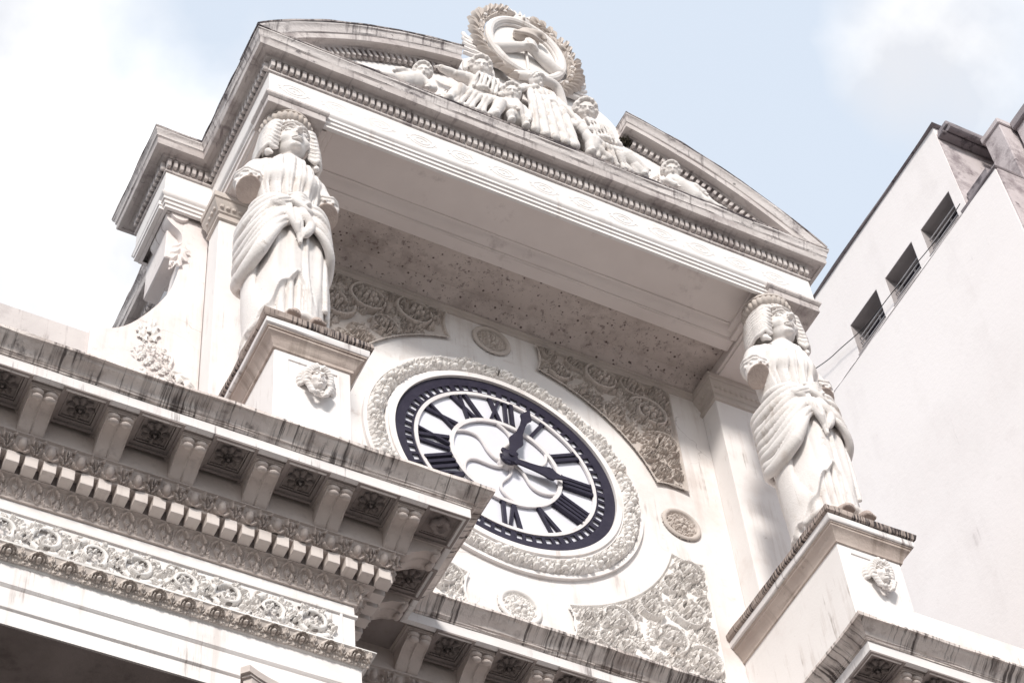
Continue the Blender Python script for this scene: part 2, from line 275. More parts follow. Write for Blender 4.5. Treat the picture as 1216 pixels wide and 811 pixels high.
# ------------------------------------------------------------------ sculpting: distance field -> mesh, and carved relief sheets
class Field:
    def __init__(s, lo, hi, cell):
        s.lo = np.array(lo, float); s.c = cell; n = np.ceil((np.array(hi)-s.lo)/cell).astype(int)+1; s.n = n
        s.ax = [s.lo[i]+cell*np.arange(n[i]) for i in range(3)]; s.d = np.full(n, 3., np.float32)
    def win(s, lo, hi):
        a = np.clip(np.floor((np.array(lo)-s.lo)/s.c).astype(int), 0, s.n-1); b_ = np.clip(np.ceil((np.array(hi)-s.lo)/s.c).astype(int)+1, 1, s.n)
        sl = tuple(slice(a[i], max(b_[i], a[i]+1)) for i in range(3))
        X, Y, Z = np.meshgrid(*[s.ax[i][sl[i]] for i in range(3)], indexing='ij', sparse=True); return sl, X, Y, Z
    def join(s, sl, n, k):
        d = s.d[sl]
        if k <= 0: s.d[sl] = np.minimum(d, n); return
        h = np.clip(.5+.5*(d-n)/k, 0, 1); s.d[sl] = d*(1-h)+n*h-k*h*(1-h)
    def carve(s, sl, n, k):
        d = s.d[sl]; n = -n; h = np.clip(.5-.5*(d-n)/max(k, 1e-4), 0, 1); s.d[sl] = d*(1-h)+n*h+k*h*(1-h)
    def ell(s, c, r, k=.05, rot=None, cut=False):
        c = np.array(c, float); r = np.array(r, float); R = r.max()+k+.05
        sl, X, Y, Z = s.win(c-R, c+R); x, y, z = X-c[0], Y-c[1], Z-c[2]
        if rot is not None:
            A = np.array(Matrix.Rotation(rot[0], 3, 'X') @ Matrix.Rotation(rot[1], 3, 'Y') @ Matrix.Rotation(rot[2], 3, 'Z')).T
            x, y, z = A[0, 0]*x+A[0, 1]*y+A[0, 2]*z, A[1, 0]*x+A[1, 1]*y+A[1, 2]*z, A[2, 0]*x+A[2, 1]*y+A[2, 2]*z
        k0 = np.sqrt((x/r[0])**2+(y/r[1])**2+(z/r[2])**2); k1 = np.sqrt((x/r[0]**2)**2+(y/r[1]**2)**2+(z/r[2]**2)**2)+1e-6
        n = k0*(k0-1)/k1
        (s.carve if cut else s.join)(sl, n, k)
    def tube(s, pts, rad, k=.04, n=None, cut=False, flat=None):
        P = np.array(pts, float)
        if n: P = spl(P, n)
        rad = np.interp(np.linspace(0, 1, len(P)), np.linspace(0, 1, len(np.atleast_1d(rad))), np.atleast_1d(rad)) if np.ndim(rad) else np.full(len(P), rad)
        R = rad.max()+k+.05
        sl, X, Y, Z = s.win(P.min(0)-R, P.max(0)+R); best = None
        for i in range(len(P)-1):
            a_, b_ = P[i], P[i+1]; ba = b_-a_; l2 = ba@ba+1e-9
            t = np.clip(((X-a_[0])*ba[0]+(Y-a_[1])*ba[1]+(Z-a_[2])*ba[2])/l2, 0, 1)
            q = np.sqrt((X-a_[0]-t*ba[0])**2+(Y-a_[1]-t*ba[1])**2+(Z-a_[2]-t*ba[2])**2)-(rad[i]+(rad[i+1]-rad[i])*t)
            best = q if best is None else np.minimum(best, q)
        (s.carve if cut else s.join)(sl, best, k)
    def mesh(s):
        d = s.d; nx, ny, nz = d.shape; ins = d < 0
        cnt = np.zeros((nx-1, ny-1, nz-1), np.int8); P = np.zeros((nx-1, ny-1, nz-1, 3), np.float32); W = np.zeros((nx-1, ny-1, nz-1), np.float32)
        cs = [(i, j, k) for i in (0, 1) for j in (0, 1) for k in (0, 1)]
        v = lambda A, o: A[o[0]:nx-1+o[0], o[1]:ny-1+o[1], o[2]:nz-1+o[2]]
        for o in cs: cnt += v(ins, o)
        act = (cnt > 0) & (cnt < 8); idx = np.full(act.shape, -1); idx[act] = np.arange(act.sum())
        ai = np.argwhere(act); acc = np.zeros((len(ai), 3)); wt = np.zeros(len(ai))
        for o in cs:
            for ax in range(3):
                if o[ax]: continue
                p = list(o); p[ax] = 1
                d0 = d[tuple((ai+np.array(o)).T)]; d1 = d[tuple((ai+np.array(p)).T)]; x = (d0 < 0) != (d1 < 0)
                t = np.where(x, d0/(d0-d1+1e-12), 0); q = np.tile(np.array(o, float), (len(ai), 1)); q[:, ax] += t
                acc += q*x[:, None]; wt += x
        V = s.lo+s.c*(ai+acc/wt[:, None]); F = []
        for ax in range(3):
            sl0 = [slice(None)]*3; sl1 = [slice(None)]*3; sl0[ax] = slice(0, -1); sl1[ax] = slice(1, None)
            e = np.argwhere(ins[tuple(sl0)] != ins[tuple(sl1)]); o1, o2 = [i for i in range(3) if i != ax]
            e = e[(e[:, o1] > 0) & (e[:, o2] > 0) & (e[:, o1] < d.shape[o1]-1) & (e[:, o2] < d.shape[o2]-1)]
            q = []
            for (p1, p2) in ((1, 1), (0, 1), (0, 0), (1, 0)):
                c_ = e.copy(); c_[:, o1] -= p1; c_[:, o2] -= p2; q.append(idx[tuple(c_.T)])
            F.append(np.stack(q, 1))
        F = np.vstack(F); F = F[(F >= 0).all(1)]
        return V, [tuple(q) for q in F.tolist()]

class Relief:
    """height sheet over x0..x1, z0..z1; stamps raise it; becomes a sheet standing on y = 0 and rising towards -y"""
    def __init__(s, x0, x1, z0, z1, cell):
        s.x = np.arange(x0, x1+cell*.5, cell); s.z = np.arange(z0, z1+cell*.5, cell); s.c = cell; s.x0 = x0; s.z0 = z0; s.h = np.zeros((len(s.x), len(s.z)))
    def w(s, cx, cz, R):
        i0 = max(0, int((cx-R-s.x0)/s.c)); i1 = min(len(s.x), int((cx+R-s.x0)/s.c)+2); j0 = max(0, int((cz-R-s.z0)/s.c)); j1 = min(len(s.z), int((cz+R-s.z0)/s.c)+2)
        if i1 <= i0 or j1 <= j0: return None
        return (slice(i0, i1), slice(j0, j1)), s.x[i0:i1, None]-cx, s.z[None, j0:j1]-cz
    G = .017
    def up(s, sl, h): s.h[sl] = np.maximum(s.h[sl], h)
    def over(s, sl, inside, moat, hh): s.h[sl] = np.where(inside, hh, np.where(moat, np.minimum(s.h[sl], .004), s.h[sl]))
    def leaf(s, x, z, ang, ln, wd, h, lobes=3, base=0.):
        q = s.w(x, z, ln*1.1+s.G)
        if not q: return
        sl, X, Z = q; ca, sa = math.cos(ang), math.sin(ang); t = (X*ca+Z*sa)/ln; n = -X*sa+Z*ca
        n = n-.22*ln*np.clip(t, 0, 1)**2
        tt = np.clip(t, 0, 1); ww = wd*np.sin(PI*tt**.75)**.7*(1+.26*np.cos(2*PI*lobes*tt))+1e-4
        r = np.abs(n)/ww; inside = (t > 0) & (t < 1) & (r < 1); moat = (t > -s.G/ln) & (t < 1+s.G/ln) & (np.abs(n) < ww+s.G)
        hh = h*(.4+.6*np.sqrt(np.clip(1-r*r, 0, 1)))*(.6+.55*tt-.2*tt**4)*(.74+.26*np.cos(2*PI*(lobes*tt-r*.8)))*(1-.4*np.exp(-(n/(.15*wd))**2))
        s.over(sl, inside, moat, hh+base)
    def bud(s, x, z, r, h):
        q = s.w(x, z, r*1.05+s.G)
        if not q: return
        sl, X, Z = q; rr = np.sqrt(X**2+Z**2); s.over(sl, rr < r, rr < r+s.G*.8, h*(.3+.7*np.sqrt(np.clip(1-(rr/r)**2, 0, 1))))
    def flower(s, x, z, r, h, n=6, ph=0.):
        q = s.w(x, z, r*1.05+s.G)
        if not q: return
        sl, X, Z = q; R = np.sqrt(X**2+Z**2)/r; t = np.arctan2(Z, X)+ph; pet = np.abs(np.cos(n*t/2)); edge = .66+.34*pet**.6
        hh = h*(.25+.75*np.clip(1-(R/edge)**4, 0, 1)**.5)*(.25+.75*pet)*(.5+.6*R)
        hh = np.where(R < .34, np.where(R < .27, h*1.1*np.sqrt(np.clip(1-(R/.3)**2, 0, 1)), 0), hh); s.over(sl, R < edge, R < edge+s.G/r, hh)
    def stroke(s, P, w0, w1, h, sub=None):
        P = np.array(P, float); n = len(P); old = s.h.copy(); new = np.zeros_like(old); mo = np.zeros(old.shape, bool)
        for i in range(n):
            t = i/(n-1); r = w0+(w1-w0)*t; q = s.w(P[i, 0], P[i, 1], r*1.02+s.G)
            if not q: continue
            sl, X, Z = q; rr = np.sqrt(X**2+Z**2); new[sl] = np.maximum(new[sl], np.where(rr < r, h*(.75+.25*t)*(.4+.6*np.sqrt(np.clip(1-(rr/r)**2, 0, 1))), 0)); mo[sl] |= rr < r+s.G*.8
        s.h = np.where(new > 0, new, np.where(mo, np.minimum(old, .004), old))
    def scroll(s, cx, cz, R, hand, a0, h, turns=1.05, leaves=True, dens=1.):
        # leaves radiate round the coil, each curling over its neighbour; rosette in the eye
        m = max(5, int(9*dens))
        for i in range(m):
            aa = a0+hand*2*PI*i/m; L = R*(.78-.28*i/m)*(.9+.2*rng.random())
            s.leaf(cx+.42*R*math.cos(aa), cz+.42*R*math.sin(aa), aa+hand*.75, L, R*.27*(1-.2*i/m), h*(.65+.25*rng.random()), 3)
        T = np.linspace(0, 1, int(60*R/.4)+24); ang = a0+hand*2*PI*turns*T; rad = R*(.98-T*.5)
        s.stroke(np.stack([cx+rad*np.cos(ang), cz+rad*np.sin(ang)], 1), R*.085, R*.055, h*.85)
        for i in range(m-2):
            aa = a0+hand*(2*PI*i/m+.4); s.leaf(cx+.22*R*math.cos(aa), cz+.22*R*math.sin(aa), aa+hand*.5, R*.46, R*.19, h*.95, 2)
        s.flower(cx, cz, R*.36, h*1.15, 5, rng.random()*3)
    def geo(s, keep=None, back=.02):
        nx, nz = s.h.shape; X, Z = np.meshgrid(s.x, s.z, indexing='ij'); V = np.stack([X, -s.h, Z], 2).reshape(-1, 3)
        I = np.arange(nx*nz).reshape(nx, nz); q = np.stack([I[:-1, :-1], I[1:, :-1], I[1:, 1:], I[:-1, 1:]], 2).reshape(-1, 4)
        if keep is not None:
            kk = (keep[:-1, :-1] & keep[1:, :-1] & keep[1:, 1:] & keep[:-1, 1:]).reshape(-1); q = q[kk]
            u, inv = np.unique(q, return_inverse=True); V = V[u]; q = inv.reshape(-1, 4)
        return V, [tuple(t) for t in q.tolist()]
# ================================================================== the setting
g = put('ground', mesh('ground', box((-900, -900, -1), (900, 900, 0)), 'ground', 0), None, (0, 0, -ZC/K)); g['kind'] = 'structure'
GZ = -ZC/K

# ================================================================== the bank building
BK = thing('bank_building', 'ornate white classical building front with a clock, deep carved cornices and a broken arched pediment', 'building', (0, 0, GZ))
# ---- plain masses
obj('clock_wall', merge(box((-5.28, 0, -6.4), (5.28, 4.2, 4.25))), 'wall', BK)
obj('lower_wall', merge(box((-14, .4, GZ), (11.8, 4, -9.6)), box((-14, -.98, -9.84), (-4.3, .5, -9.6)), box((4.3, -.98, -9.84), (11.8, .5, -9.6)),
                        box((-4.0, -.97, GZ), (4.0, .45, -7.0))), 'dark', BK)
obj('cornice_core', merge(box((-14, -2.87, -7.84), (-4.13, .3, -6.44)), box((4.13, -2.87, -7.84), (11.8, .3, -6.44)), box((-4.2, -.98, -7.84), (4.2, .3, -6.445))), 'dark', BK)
for sx, x0, x1 in ((-1, -14, -5.25), (1, 5.25, 11.85)):
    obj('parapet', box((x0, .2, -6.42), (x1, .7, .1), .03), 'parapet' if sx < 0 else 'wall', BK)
    # curved wing wall sweeping down from the tower to the parapet
    cv = spl([(-5.74, 4.24), (-5.74, 3.2), (-5.77, 2.5), (-5.9, 1.75), (-6.22, 1.0), (-6.6, .42), (-7.1, .09)], 24)
    poly = [(-5.3, 4.24)]+[tuple(p) for p in cv]+[(-7.1, -6.4), (-5.3, -6.4)]
    wg = obj('wing_wall', prism([(sx*-x, z) for x, z in poly], .13, .62), 'pier', BK, sharp=40)
    R = Relief(-.75, .75, -.9, 1.1, .016)
    R.scroll(.22, .05, .36, 1, 2.6, .10); R.scroll(-.32, -.5, .24, -1, .4, .08); R.leaf(.2, .4, 1.3, .6, .13, .09); R.leaf(.32, .35, 1.0, .45, .1, .08)
    for q in range(9): R.leaf(-.45+.11*q, -.72+.07*q, 2.6-.1*q, .3, .07, .07)
    R.leaf(-.1, -.2, 3.5, .5, .12, .09); R.leaf(.1, -.4, 4.6, .42, .11, .09); R.leaf(.3, -.35, 5.1, .4, .1, .08)
    v, f = R.geo(R.h > .004); v[:, 0] *= -sx*-1
    obj('scroll_carving', (v, f), 'reliefwhite', wg, (sx*5.88, .125, -.15))

# ---- pilasters behind the statues
for sx in (-1, 1):
    xa, xb = sorted((sx*4.33, sx*5.33))
    pl = obj('pilaster', box((xa, -.47, -6.42), (xb, -.002, 3.4), .012), 'white', BK)
    pth = [(xa, .0), (xa, -.47), (xb, -.47), (xb, .0)]
    obj('capital', merge(sweep(pth, [(0, 3.38), (.045, 3.40), (.045, 3.46), (.02, 3.48), (.02, 3.56), (.05, 3.58), (.06, 3.62), (.13, 3.72), (.15, 3.80), (.13, 3.82), (.17, 3.84), (.17, 3.97), (0, 3.975)])), 'relief', pl)
    eg = merge(xf(lathe([(.0, -.055), (.034, -.045), (.05, 0), (.034, .045), (0, .055)], 8), sc=(1, .7, 1)))
    pts = [((xa-.09, y, 3.69), PI/2) for y in np.arange(-.46, -.03, .115)]+[((x, -.56, 3.69), 0) for x in np.arange(xa, xb+.01, .111)]+[((xb+.09, y, 3.69), -PI/2) for y in np.arange(-.46, -.03, .115)]
    row('egg_ornament', eg, 'relief', pl, pts)

# ---- ceiling between the tower wall and the front beam
obj('ceiling', merge(box((-5.25, -1.3, 4.2), (5.25, -.03, 4.32)), sweep([(-4.33, 0), (4.33, 0)], [(.0, 3.93), (.03, 3.95), (.10, 3.99), (.2, 4.07), (.28, 4.14), (.33, 4.199), (0, 4.21)], .15, .004)), 'ceil', BK)
obj('coffer_panel', box((-4.3, -2.45, 4.17), (4.3, -1.3, 4.3)), 'coffer', BK)
obj('ceiling_beam', merge(box((-4.33, -1.36, 4.05), (4.33, -1.11, 4.25), .008),
    sweep([(-4.32, -1.36), (4.32, -1.36)], [(0, 4.052), (.03, 4.058), (.035, 4.075), (.05, 4.08), (.12, 4.09), (.2, 4.12), (.24, 4.15), (.28, 4.155), (.28, 4.169), (0, 4.169)], .2, .003)), 'coffer', BK)
for sx in (-1, 1):
    xa, xb = sorted((sx*4.1, sx*4.345)); xc, xd = sorted((sx*4.22, sx*4.345))
    obj('coffer_frame', merge(box((xa, -2.42, 4.10), (xb, -1.42, 4.185), .01), box((xc, -2.42, 4.03), (xd, -1.38, 4.12), .01)), 'coffer', BK)
for sx in (-1, 1):
    xa, xb = sorted((sx*4.34, sx*5.32))
    obj('side_beam', merge(box((xa, -2.56, 3.985), (xb, -.01, 4.25), .008), box((xa+.06, -2.5, 3.955), (xb-.06, -.1, 4.0), .01)), 'coffer', BK)
obj('wall_moulding', sweep([(-4.3, 0), (4.3, 0)], [(.0, 3.80), (.03, 3.81), (.05, 3.85), (.05, 3.88), (.09, 3.9), (.09, 3.93), (0, 3.935)], .25, .003), 'relief', BK)

# ---- upper entablature
UP = [(-5.35, 4.2), (-5.35, 1.36), (-6.2, 1.36), (-6.2, -.05), (-5.35, -.05), (-5.35, -2.6), (5.35, -2.6), (5.35, -.05), (6.2, -.05), (6.2, 1.36), (5.35, 1.36), (5.35, 4.2)]
UE = obj('upper_entablature', sweep(UP, [(-.3, 4.25), (0, 4.25), (0, 4.95), (-.3, 4.95)], .3, .002), 'frieze', BK)
FA = [(-.12, 3.98), (-.06, 3.98), (-.06, 4.055), (-.03, 4.06), (-.03, 4.135), (.0, 4.14), (.0, 4.20), (.03, 4.225), (.045, 4.26), (.045, 4.285), (0, 4.29), (-.12, 4.29)]
obj('architrave', sweep(UP[:], FA, .35, .0015), 'frieze', UE)
for sx in (-1, 1):
    xa, xb = sorted((sx*4.33, sx*5.37))
    obj('impost_block', merge(box((xa, -2.64, 3.93), (xb, -2.0, 4.15), .008), sweep([(xa, -2.0), (xa, -2.64), (xb, -2.64), (xb, -2.0)], [(0, 4.10), (.02, 4.11), (.05, 4.15), (.05, 4.20), (0, 4.205)])), 'weather', UE)
# frieze ornaments: low oval medallions with a scroll each side
R = Relief(-.34, .34, -.2, .2, .012)
for rr, hh in ((.15, .004), (.085, .005)):
    q = R.w(0, 0, .33); sl, X, Z = q; e = np.sqrt((X/1.5)**2+Z**2); R.up(sl, hh*np.exp(-((e-rr)/.018)**2)*(e < .19))
R.bud(0, 0, .03, .006)
for sx in (0, PI): R.leaf(.2*math.cos(sx), 0, sx+.5, .12, .03, .007); R.leaf(.2*math.cos(sx), 0, sx-.5, .12, .03, .007)
row('frieze_medallion', R.geo(R.h > .0015), 'frieze', UE, [((-4.9+.79*i, -2.602, 4.6),) for i in range(13)])
obj('bed_moulding', sweep(UP, [(0, 4.93), (.035, 4.94), (.035, 4.98), (.015, 4.99), (.015, 5.25), (.09, 5.26), (.12, 5.30), (0, 5.31)], .3, .003), 'weather', UE)
dn = bevel(prism([(-.037, .115), (-.037, -.07), (-.02, -.105), (.02, -.105), (.037, -.07), (.037, .115)], -.085, 0), .01)
pl_ = [((x, -2.615, 5.125),) for x in np.arange(-5.32, 5.33, .1155)]
pl_ += [((-5.365, y, 5.125), -PI/2) for y in np.arange(-2.56, -.1, .1155)]+[((x, -.065, 5.125),) for x in np.arange(-6.18, -5.45, .1155)]+[((-6.215, y, 5.125), -PI/2) for y in np.arange(0, 1.34, .1155)]+[((-5.365, y, 5.125), -PI/2) for y in np.arange(1.85, 4.1, .1155)]
row('dentil', dn, 'weather', UE, pl_)
obj('corona', sweep(UP, [(0, 5.29), (.10, 5.285), (.12, 5.31), (.22, 5.31), (.225, 5.285), (.29, 5.285), (.30, 5.32), (.30, 5.44), (.315, 5.46), (0, 5.47)], .16, .003), 'weather', UE)
obj('cymatium', sweep(UP, [(0, 5.46), (.305, 5.462), (.325, 5.48), (.33, 5.54), (.35, 5.60), (.372, 5.62), (.372, 5.695), (.34, 5.71), (0, 5.76)], .12, .005), 'lip', UE)

obj('lip_edge', sweep(UP, [(.30, 5.655), (.380, 5.66), (.384, 5.70), (.37, 5.716), (.30, 5.72)], .1, .005), 'edge', UE)
# ---- broken segmental pediment
RA = 8.14
def arc(V):
    V = V.copy(); th = V[:, 0]/RA; r = RA+V[:, 2]; x = r*np.sin(th); z = r*np.cos(th); lim = np.sqrt(np.maximum(0, 1)); 
    z = np.maximum(z, 5.722); x = np.clip(x, -5.73, 5.73); return np.stack([x, V[:, 1], z], 1)
PD = obj('pediment', prism([(-5.2, 5.7)]+[(7.5*math.sin(t), 7.5*math.cos(t)) for t in np.linspace(-.70, .70, 40)]+[(5.2, 5.7)], -2.6, -2.1), 'white', BK)
bk = [(-1.95, 7.1)]+[tuple(p) for p in spl([(-1.95, 7.35), (-1.72, 8.0), (-1.45, 8.28), (-1.2, 8.45), (-1.05, 9.0), (-.7, 9.8), (0, 10.25), (.7, 9.8), (1.0, 9.0), (1.1, 8.5), (1.4, 8.3), (1.65, 8.0), (1.95, 7.3)], 50)]+[(1.95, 7.1)]
obj('crest_wall', prism(bk, -2.58, -2.2), 'white', PD)
ue = 5.73/RA; ue = math.asin(ue)*RA
rk = [(.0, -.58), (.02, -.56), (.02, -.42), (.10, -.41), (.12, -.385), (.22, -.385), (.225, -.40), (.28, -.40), (.285, -.36), (.285, -.26), (.30, -.245)]
rl = [(.0, -.25), (.30, -.248), (.31, -.22), (.32, -.15), (.345, -.10), (.365, -.08), (.365, -.01), (.33, .0), (.0, .02)]
for sx in (-1, 1):
    pth = [(-ue, -2.6), (-2.09, -2.6), (-2.09, -2.15)] if sx < 0 else [(2.09, -2.15), (2.09, -2.6), (ue, -2.6)]
    rc = obj('raking_cornice', sweep(pth, rk, .22, .003, arc), 'weather', PD)
    obj('raking_lip', sweep(pth, rl, .16, .005, arc), 'lip', rc)
    obj('lip_edge', sweep(pth, [(.30, -.045), (.374, -.04), (.376, -.0), (.36, .012), (.30, .014)], .13, .005, arc), 'edge', rc)
    obj('raking_core', sweep(pth, [(-.45, -.6), (-.005, -.6), (-.005, .01), (-.45, .01)], .3, 0, arc), 'weather', rc)
    me = mesh('dentil', dn, 'weather'); u = 2.12
    while u < 5.15:
        th = sx*u/RA; r = RA-.50; put('dentil', me, rc, (r*math.sin(th), -2.615, r*math.cos(th)), 0, th); u += .135
rng = np.random.default_rng(33)
R = Relief(-4.2, 4.2, 5.74, 8.3, .02)
for tr in range(520):
    x, z = rng.uniform(-4.1, 4.1), 5.76+abs(rng.normal(0, .55)); top = math.sqrt(max(7.3**2-x*x, 0))-.25
    if z < top and z < 6.25+1.3*math.exp(-(x/1.5)**2): R.leaf(x, z, rng.uniform(.2, 2.9), rng.uniform(.15, .34), rng.uniform(.05, .09), rng.uniform(.05, .13), 3)
for x, z, r in ((-3.3, 6.0, .16), (3.35, 5.98, .16), (-2.0, 6.15, .2), (2.1, 6.2, .2), (-.55, 7.3, .2), (.55, 7.4, .2), (1.5, 7.2, .2), (-1.75, 7.35, .18)): R.scroll(x, z, r, 1 if x < 0 else -1, 1., .13)
obj('tympanum_carving', R.geo(R.h > .006), 'statue', PD, (0, -2.598, 0), sharp=0)
# ---- left flank of the tower below the entablature: pier and scrolled console
for sx in (-1, 1):
    xa, xb = sorted((sx*5.3, sx*5.74))
    xm, xn = sorted((sx*5.72, sx*5.98)); obj('flank_wall', box((xm, .3, 2.95), (xn, 1.3, 4.25), .02), 'pier', BK)
    pr = spl([(0, 0), (0, -.35), (-.12, -.55), (-.30, -.72), (-.36, -.95), (-.34, -1.2), (-.42, -1.45)], 22)
    pr = pr*.86; prof = [(-.46, 0)]+[(p[0]*1., p[1]) for p in pr]+[(-.46, -1.27)]
    cg = prism([(x, z) for x, z in prof], 0, 1.)
    gs = [xf(cg, (0, .14+.26*q, 0), sc=(1-.06*(q % 2), .24, 1)) for q in range(3)]
    vol = xf(front(lathe([(.0, .0), (.16, .0), (.19, .2), (.19, .7), (.16, .9), (0, .9)], 20)), (-.22, .98, -.2))
    vol2 = xf(front(lathe([(.0, .0), (.11, .0), (.13, .2), (.13, .7), (.11, .9), (0, .9)], 20)), (-.33, .98, -1.12))
    lf = Relief(-.2, .2, -.5, .5, .02); lf.leaf(0, .45, -PI/2, .9, .16, .12, 4)
    v, f_q = merge(*gs, vol, vol2, xf(lf.geo(lf.h > .004), (-.3, .13, -1.45)))
    v = v.copy(); v[:, 0] *= sx
    obj('console', (v, f_q), 'pier', BK, (sx*6.06, 0, 4.2))
    obj('console_cap', sweep([(sx*-0.0+min(sx*6.22, sx*5.76), 1.3), (min(sx*6.22, sx*5.76), .1), (max(sx*6.22, sx*5.76), .1), (max(sx*6.22, sx*5.76), 1.3)], [(-.1, 4.0), (0, 4.0), (.0, 4.08), (.02, 4.09), (.02, 4.2), (-.1, 4.2)]), 'frieze', BK)

# ---- carved panels and roundels of the clock wall
def panel(sx, sz, seed):
    global rng
    rng = np.random.default_rng(seed)
    x0, x1, z0, z1 = .8, 3.66, .8, 3.80
    R = Relief(x0, x1, z0, z1, .015); X, Z = np.meshgrid(R.x, R.z, indexing='ij')
    gd = np.minimum.reduce([3.64-X, 3.77-Z, np.hypot(X, Z)-3.10, np.hypot(X, Z-3.4)-.92, np.hypot(X-3.35, Z)-.95, X-.0])
    cs = []
    for tr in range(4000):
        x, z = rng.uniform(x0, x1), rng.uniform(z0, z1); i, j = int((x-x0)/R.c), int((z-z0)/R.c)
        if i >= gd.shape[0] or j >= gd.shape[1]: continue
        d = gd[i, j]-.05; r = min(d*1.05, rng.uniform(.30, .46))
        if r < .12: continue
        if all(math.hypot(x-a_, z-b_) > (r+c_)*.93 for a_, b_, c_ in cs): cs.append((x, z, r))
    # small filler leaves first, scrolls on top
    for tr in range(190):
        x, z = rng.uniform(x0, x1), rng.uniform(z0, z1); R.leaf(x, z, rng.uniform(0, 2*PI), rng.uniform(.2, .34), rng.uniform(.06, .10), rng.uniform(.06, .10), 3)
    for i, (x, z, r) in enumerate(cs): R.scroll(x, z, r, 1 if rng.random() < .5 else -1, rng.uniform(0, 6.3), .095+.15*r, dens=.9)
    for tr in range(0):
        x, z = rng.uniform(x0, x1), rng.uniform(z0, z1); R.bud(x, z, rng.uniform(.02, .04), .1)
    h = R.h*1.3*np.clip((gd-.055)/.03, 0, 1)-.03
    h = np.where(gd < .05, .03*np.sqrt(np.clip(1-((gd-.025)/.025)**2, 0, 1)), h)
    R.h = h+.035; v, f = R.geo(gd > -.0)
    v = v.copy(); v[:, 0] *= sx; v[:, 2] *= sz; return v, f
for i, (sx, sz) in enumerate(((-1, 1), (1, 1), (1, -1), (-1, -1))):
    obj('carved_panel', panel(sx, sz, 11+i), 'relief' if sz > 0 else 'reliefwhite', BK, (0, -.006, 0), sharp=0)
for i, (x, z) in enumerate(((0, 3.4), (3.35, 0), (0, -3.38), (-3.35, 0))):
    R = Relief(-.42, .42, -.42, .42, .014); X, Z = np.meshgrid(R.x, R.z, indexing='ij'); rr = np.hypot(X, Z)
    for q in range(10): R.leaf(.10*math.cos(q*.628), .10*math.sin(q*.628), q*.628+.3, .19, .055, .07)
    for q in range(12): R.leaf(.2*math.cos(q*.5236), .2*math.sin(q*.5236), q*.5236+1.2, .12, .03, .05)
    R.flower(0, 0, .13, .09, 5, i)
    R.h = np.where(rr > .28, .055*np.sqrt(np.clip(1-((rr-.335)/.05)**2, 0, 1)), R.h-.0)
    obj('roundel', R.geo(rr < .39), 'relief' if i < 2 else 'reliefwhite', BK, (x, -.004, z), sharp=0)

# ---- stone surround of the clock
SR = obj('clock_surround', merge(annulus(2.03, 2.14, -.13, .0, 160), annulus(2.14, 2.19, -.09, .0, 160), annulus(2.50, 2.57, -.07, .0, 160)), 'white', BK)
rng = np.random.default_rng(5)
R = Relief(0, 2*PI*2.33, -.19, .19, .0165)
t = 0
while t < 2*PI*2.33:
    for k in range(2):
        R.leaf(t+rng.uniform(-.05, .05), rng.uniform(-.14, .14), rng.uniform(-.9, .9), rng.uniform(.22, .32), rng.uniform(.085, .12), rng.uniform(.09, .16), 3, .0)
    R.bud(t, rng.uniform(-.12, .12), rng.uniform(.04, .065), rng.uniform(.07, .12))
    t += .13
lumps = np.sin(R.x*7.2+1.5*np.sin(R.x*2.3))[:, None]*.02
R.h = (R.h+.05+lumps+.05*np.sqrt(np.clip(1-(R.z/.19)**2, 0, 1))[None, :])*(np.clip((.192-np.abs(R.z))/.07, 0, 1)**.6)[None, :]
v, f = R.geo(); th = v[:, 0]/2.33; r = 2.345+v[:, 2]*.9
obj('leaf_garland', (np.stack([r*np.sin(th), v[:, 1], r*np.cos(th)], 1), f), 'reliefwhite', SR, sharp=0)

# ---- pedestals
def mask_geo():
    F = Field((-.40, -.42, -.50), (.40, .1, .46), .0125)
    F.ell((0, -.06, .04), (.17, .2, .23), .05); F.ell((0, -.14, -.09), (.12, .12, .13), .05); F.ell((0, -.25, -.185), (.045, .04, .04), .03)
    F.tube([(0, -.27, .10), (0, -.315, .0)], [.02, .036], .03)
    for s in (-1, 1):
        F.ell((s*.075, -.285, .075), (.05, .045, .032), .025, cut=True); F.ell((s*.075, -.24, .072), (.034, .028, .024), .006)
        F.tube([(s*.15, -.2, .13), (s*.08, -.265, .135), (s*.025, -.262, .115)], .017, .015); F.ell((s*.09, -.21, -.04), (.05, .05, .05), .04)
    F.tube([(-.055, -.265, -.085), (0, -.29, -.078), (.055, -.265, -.085)], .014, .008, 6); F.tube([(-.045, -.265, -.115), (0, -.285, -.125), (.045, -.265, -.115)], .016, .008, 6)
    r2 = np.random.default_rng(3)
    for s in (-1, 1):
        for k in range(8):      # locks sweeping back from the parting
            a0 = 1.45-.27*k; y0 = -.20+.012*k
            P = [(s*.15*math.cos(a0)+s*.02, y0-.03, .10+.19*math.sin(a0)), (s*(.20*math.cos(a0)+.05), y0-.02, .09+.235*math.sin(a0)+.02), (s*(.25*math.cos(a0)+.05), y0+.05, .06+.255*math.sin(a0)-.02), (s*(.29*math.cos(a0)+.06), y0+.10, .05+.27*math.sin(a0)), (s*(.31*math.cos(a0)+.05), y0+.17, .0+.28*math.sin(a0))]
            F.tube(P, [.03, .045, .04, .045, .035], .004, 22)
        for k in range(4):
            P = [(s*(.19-.02*k), -.13, -.06-.05*k), (s*(.25-.03*k), -.16, -.12-.06*k), (s*(.21-.03*k), -.2, -.17-.07*k), (s*(.15-.03*k), -.16, -.19-.075*k)]; F.tube(P, [.03, .045, .04, .02], .004, 16)
    for i in range(14): F.ell((.16*(r2.random()-.5), -.13-.08*r2.random(), -.24-.16*r2.random()), (.036, .036, .036), .004)
    return F.mesh()
MK = mesh('mask', mask_geo(), 'statue', 0)
